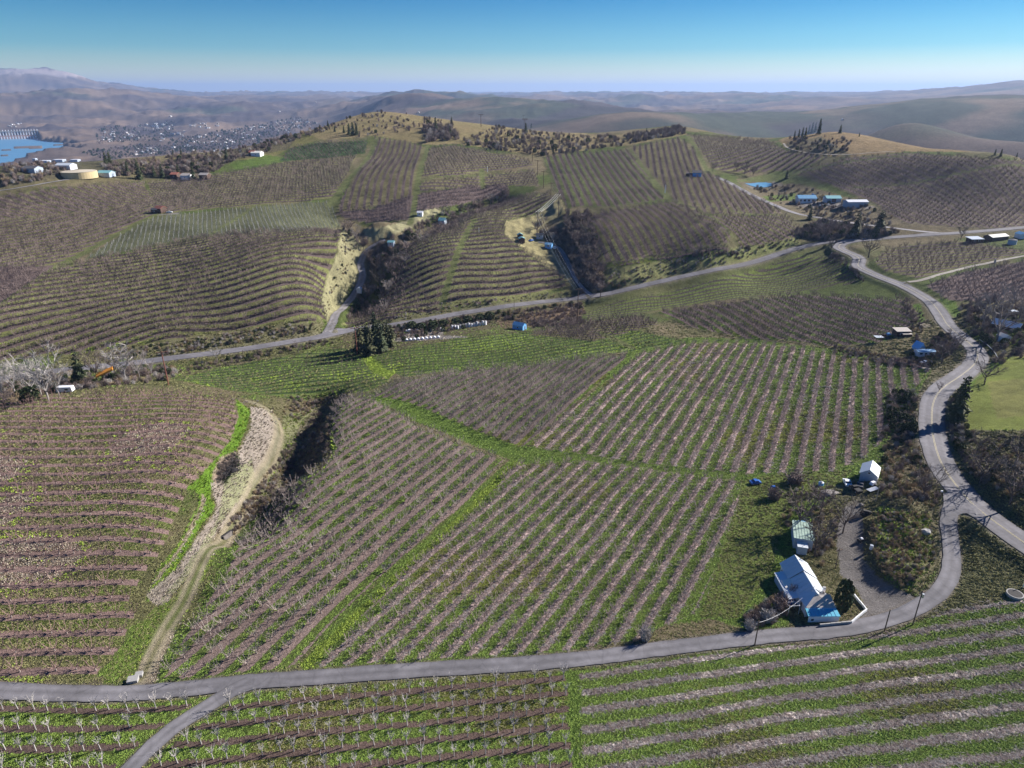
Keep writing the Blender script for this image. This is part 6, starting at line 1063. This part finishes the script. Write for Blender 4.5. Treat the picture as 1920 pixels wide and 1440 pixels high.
# white trailer, red box and orange boom behind the knoll
r=B_('travel_trailer',124,735,5,'white travel trailer at the foot of the pale poplars','trailer'); Q=MB(); Q.box((0,0,.5),(5.0,2.1,1.5),M['white_sheet'],0,(4.6,1.8)); Q.obj('body',r)
for sg in(-1,1): Q=MB(); Q.tube((.2,sg*.9,.4),(.2,sg*1.1,.4),.38,.38,M['black_rubber'],12); Q.obj('wheel',r)
Q=MB(); Q.box((.8,-1.02,1.0),(1.0,.05,.5),M['glass']); Q.obj('window',r); Q=MB(); Q.tube((-2.5,0,.5),(-3.4,0,.4),.06,.05,M['steel'],5); Q.obj('drawbar',r)
r=B_('red_loader',149,728,20,'small red machine beside the white trailer','machine'); Q=MB(); Q.box((0,0,.2),(1.9,1.1,.6),M['red_paint'],0,(1.2,.9)); Q.obj('body',r); Q=MB(); Q.box((.5,0,.8),(.8,.9,.5),M['roof_dark']); Q.obj('cab',r)
for sg in(-1,1): Q=MB(); Q.tube((-.4,sg*.5,.3),(-.4,sg*.7,.3),.32,.32,M['black_rubber'],12); Q.obj('wheel',r)
p=P2(199,713); r=root('orange_boom',(p[0],p[1],p[2]+.7),R(24),'long orange conveyor boom raised in front of the brown trees','conveyor')
r.scale=(1.25,1.25,1.4)
Q=MB()
Q.add([(-2.2,-.3,.5),(2.2,-.3,1.9),(2.2,.9,1.9),(-2.2,.9,.5),(-2.2,-.3,.9),(2.2,-.3,2.3),(2.2,.9,2.7),(-2.2,.9,1.3)],[(3,2,1,0),(4,5,6,7),(0,1,5,4),(1,2,6,5),(2,3,7,6),(3,0,4,7)],M['orange_paint']); Q.obj('boom',r)
for x in (-1.5,1.2): Q=MB(); Q.tube((x,0,-.2),(x,0,1.0+x*.3),.08,.08,M['steel'],5); Q.obj('leg',r)
# white bins and plastic covered bundles by the county road
rg=random.Random(8)
for i in range(13):
    u=848+i*5.2; v=618-i*.75; p=P2(u,v); r=root('fruit_bin',tuple(p),R(rg.uniform(60,100)),f'upright white bin, {nth(i+1)} from the left in the row under the road bushes','bin','white bins below the road bushes'); Q=MB(); h=1.6+rg.random()*.7; Q.box((0,0,-.1),(.9,.8,h),M['white_sheet']); Q.obj('body',r); Q=MB(); Q.box((0,0,h-.1),(1.0,.9,.08),M['concrete']); Q.obj('lid',r)
for i,(u,v) in enumerate([(827,619),(810,621),(832,621)]): 
    p=P2(u,v); r=root('fruit_bin',tuple(p),R(80),['single white bin left of the row under the road bushes','lone pale bin nearest the gravel yard bushes','white bin touching the start of the bin row'][i],'bin'); Q=MB(); Q.box((0,0,-.1),(1.2,.9,1.1),M['white_sheet']); Q.obj('body',r); Q=MB(); Q.box((0,0,1.0),(1.3,1.0,.08),M['concrete']); Q.obj('lid',r)
for i in range(9):
    u=762+i*7.5; v=639-i*.7; p=P2(u,v); r=root('hoop_cover',tuple(p),R(5),f'small white plastic hoop cover, {nth(i+1)} from the left along the gravel yard','cover','white hoop covers along the gravel yard'); Q=MB(); n=8; vs_=[];L=.8
    for s in (-L,L):
        for k in range(n+1): a=math.pi*k/n; vs_.append((math.cos(a)*.75,s,math.sin(a)*.9))
    Q.add(vs_,[(k,k+1,n+2+k,n+1+k) for k in range(n)]+[tuple(range(n,-1,-1)),tuple(range(n+1,2*n+2))],M['white_sheet']); Q.obj('cover',r)
    Q=MB()
    for k in range(n): Q.tube((vs_[k][0]*1.04,0,vs_[k][2]*1.04),(vs_[k+1][0]*1.04,0,vs_[k+1][2]*1.04),.03,.03,M['steel'],4,False)
    Q.obj('hoop',r)
for i,(u,v,c,lb) in enumerate([(768,622,'white_paint','white van at the back of the gravel yard'),(782,622,'steel','silver car beside the white van in the gravel yard')]): car(u,v,5+i*10,lb,c,3.6,1.6)
for u,v,c,lb in [(1541,386,'white_paint','white pickup in front of the teal roofed barn'),(1552,385,'steel','silver car beside the white pickup at the farmstead'),(1524,366,'blue_paint','blue car parked behind the pale blue farmhouse'),(318,399,'white_paint','white pickup beside the red roofed barn'),(1735,682,'steel','silver car by the lumber below the long cabin'),(1040,466,'white_paint','white car in the hollow beside the blue trailer house'),(996,452,'blue_paint','blue car parked by the hollow cabins')]: car(u,v,random.uniform(0,90),lb,c,3.6,1.7)
# lumber and fence rails inside the road bend
for i in range(9):
    u=1680+i*7; v=676+i*2; p=P2(u,v); r=root('lumber_stack',tuple(p),R(-20+rg.uniform(-12,12)),f'stack of weathered pinkish lumber, {nth(i+1)} from the left below the long cabin','lumber','lumber stacks below the long cabin')
    for k in range(3): Q=MB(); Q.box((0,(k-1)*.36,0),(2.8+rg.uniform(-.5,.5),.28,.3+.05*k),M['rust_pink'] if i%2 else M['plank_pale']); Q.obj('plank',r)
r=B_('rail_fence',1735,612,28,'pale stacked rail fence beside the road above the brown barn','fence')
for k in range(4): Q=MB(); Q.box((0,(k-1.5)*.9,.2+.1*k),(5.5-k*.5,.16,.16),M['plank_pale'],.1*(k%2)); Q.obj('rail',r)
for x in (-2.4,2.2): Q=MB(); Q.tube((x,0,-.3),(x,0,.9),.09,.09,M['plank_pale'],5); Q.obj('post',r)
# guard rail on the bridge side of the bend and pond edge
r=B_('guard_rail',1838,664,0,'low pale guard rail on the outside of the road bend','guard rail'); pts=PL([(1816,640),(1830,650),(1843,664),(1848,680)],2,2.0); px0,py0,pz0=r.location
Q=MB(); prv=None
for x,y in pts:
    z=float(hz(x+3.9,y))+.75; c=Vector((x-px0+3.9,y-py0,z-pz0))
    if prv is not None: Q.tube(prv,c,.12,.12,M['steel'],4)
    prv=c
Q.obj('rail',r)
for x,y in pts[::2]: z=float(hz(x+3.9,y)); Q=MB(); Q.tube((x-px0+3.9,y-py0,z-pz0-.3),(x-px0+3.9,y-py0,z-pz0+.75),.08,.08,M['wood_pole'],5); Q.obj('post',r)
# pond on the upper farm
patch('pond',[(1396,344),(1430,341),(1452,345),(1445,350),(1410,350)],wm,'dark farm pond on the terrace above the farmstead',.25)
# shade hole beside the track: culvert pipe coloured near-black for the shade inside
r=B_('culvert',424,1006,-25,'culvert mouth coloured dark for its shade in the bank beside the grass track','culvert'); Q=MB(); Q.tube((-.2,-1.8,.2),(-.2,1.8,.2),.55,.55,M['char'],12); Q.obj('pipe',r); Q=MB(); Q.box((.6,0,-.3),(.2,2.4,1.2),M['rock']); Q.obj('head_wall',r)
# ---------------------------------------------------------------- dam and town
p0=P2(-8,253); p1=P2(72,252); d0=4500.
def dirp(u,d,z): a=float(azt(u,250)[0]); return Vector((math.sin(a)*d,math.cos(a)*d,z))
a_=dirp(-30,5030,CAMZ-251); b_=dirp(74,5030,CAMZ-251); r=root('river_dam',tuple(b_),math.atan2(a_.y-b_.y,a_.x-b_.x),'long concrete dam with a row of pale piers across the river','dam'); L=(a_-b_).length; n=19
Q=MB(); Q.box((L/2,0,0),(L,30,20),M['rust_pink']); Q.obj('base_wall',r); Q=MB(); Q.box((L/2,8,40),(L,10,4),M['concrete']); Q.obj('deck',r)
for k in range(n): Q=MB(); Q.box((8+k*L/n,0,0),(6,36,50),M['white_sheet'],0,(4,16)); Q.obj('pier',r)
TOWN=[([(330,262),(560,222),(600,232),(480,268),(400,286),(320,282)],120),([(190,244),(260,240),(260,262),(180,270)],34),([(250,232),(330,228),(320,244),(250,240)],22),([(255,276),(300,272),(300,290),(240,292)],22),([(360,232),(420,228),(400,244),(355,240)],16),([(8,232),(40,230),(38,238),(10,238)],9),([(300,250),(350,245),(340,262),(300,268)],20)]
hm2={}
def town_mesh(k):
    if k in hm2: return hm2[k]
    Q=MB(); l=[1.5,1.2,1.9,1.0][k%4]; m=[M['wall_white'],M['concrete'],M['roof_tan'],M['wall_bluegrey']][k%4]; mr=[M['roof_dark'],M['concrete'],M['white_sheet'],M['roof_tan']][k%4]
    Q.add([(-.5,-l/2,-.3),(.5,-l/2,-.3),(.5,l/2,-.3),(-.5,l/2,-.3),(-.5,-l/2,.45),(.5,-l/2,.45),(.5,l/2,.45),(-.5,l/2,.45),(0,-l/2,.75),(0,l/2,.75)],[(0,1,5,8,4),(2,3,7,9,6),(1,2,6,5),(3,0,4,7)],m); Q.add([(-.55,-l/2-.05,.43),(0,-l/2-.05,.77),(0,l/2+.05,.77),(-.55,l/2+.05,.43),(.55,-l/2-.05,.43),(.55,l/2+.05,.43)],[(0,1,2,3),(1,4,5,2)],mr); hm2[k]=Q.mesh('town_house'); return hm2[k]
for poly,n in TOWN:
    for i,(x,y,z,s) in enumerate(fill(poly,n,(1500,9000),.8,1.5)):
        o=link(bpy.data.objects.new('town_house',town_mesh(RNG.integers(0,4))),'tiny pale house of the hazy town on the valley floor','house','houses of the town on the valley floor'); k=5.0*s*math.hypot(x,y)/3500; o.location=(x,y,z); o.scale=(k,k,k); o.rotation_euler=(0,0,RNG.uniform(0,3.14))
for u,v,s,lb in [(320,219,26,'largest white building on the far valley floor'),(524,210,24,'white building alone in the far green field'),(592,192,20,'white speck of a farm on the far right hill foot'),(785,212,20,'white building in the fold of the far hills'),(1580,225,12,'white farm building behind the hilltop conifers')]:
    p=P2(u,v); o=link(bpy.data.objects.new('far_building',town_mesh(2)),lb,'building'); o.location=p; s*=.5; o.scale=(s,s,s*.8)
WOOD=[]
for poly,n in [([(320,262),(560,220),(600,232),(480,268),(400,288),(300,290)],900),([(150,286),(260,270),(400,280),(330,292),(200,300)],500),([(180,240),(330,228),(330,262),(180,270)],300)]:
    for (x,y,z,s) in fill(poly,n,(1500,9000),4,9): WOOD.append((x,y,z,RNG.integers(0,3),s*math.hypot(x,y)/3500,RNG.uniform(0,6)))
if WOOD: scatter('far_woods',np.array(WOOD),[SH[0],SH[1],SH[4]],'hazy tree cover spread among the houses of the town')
pb=P2(520,307)
CLD=None
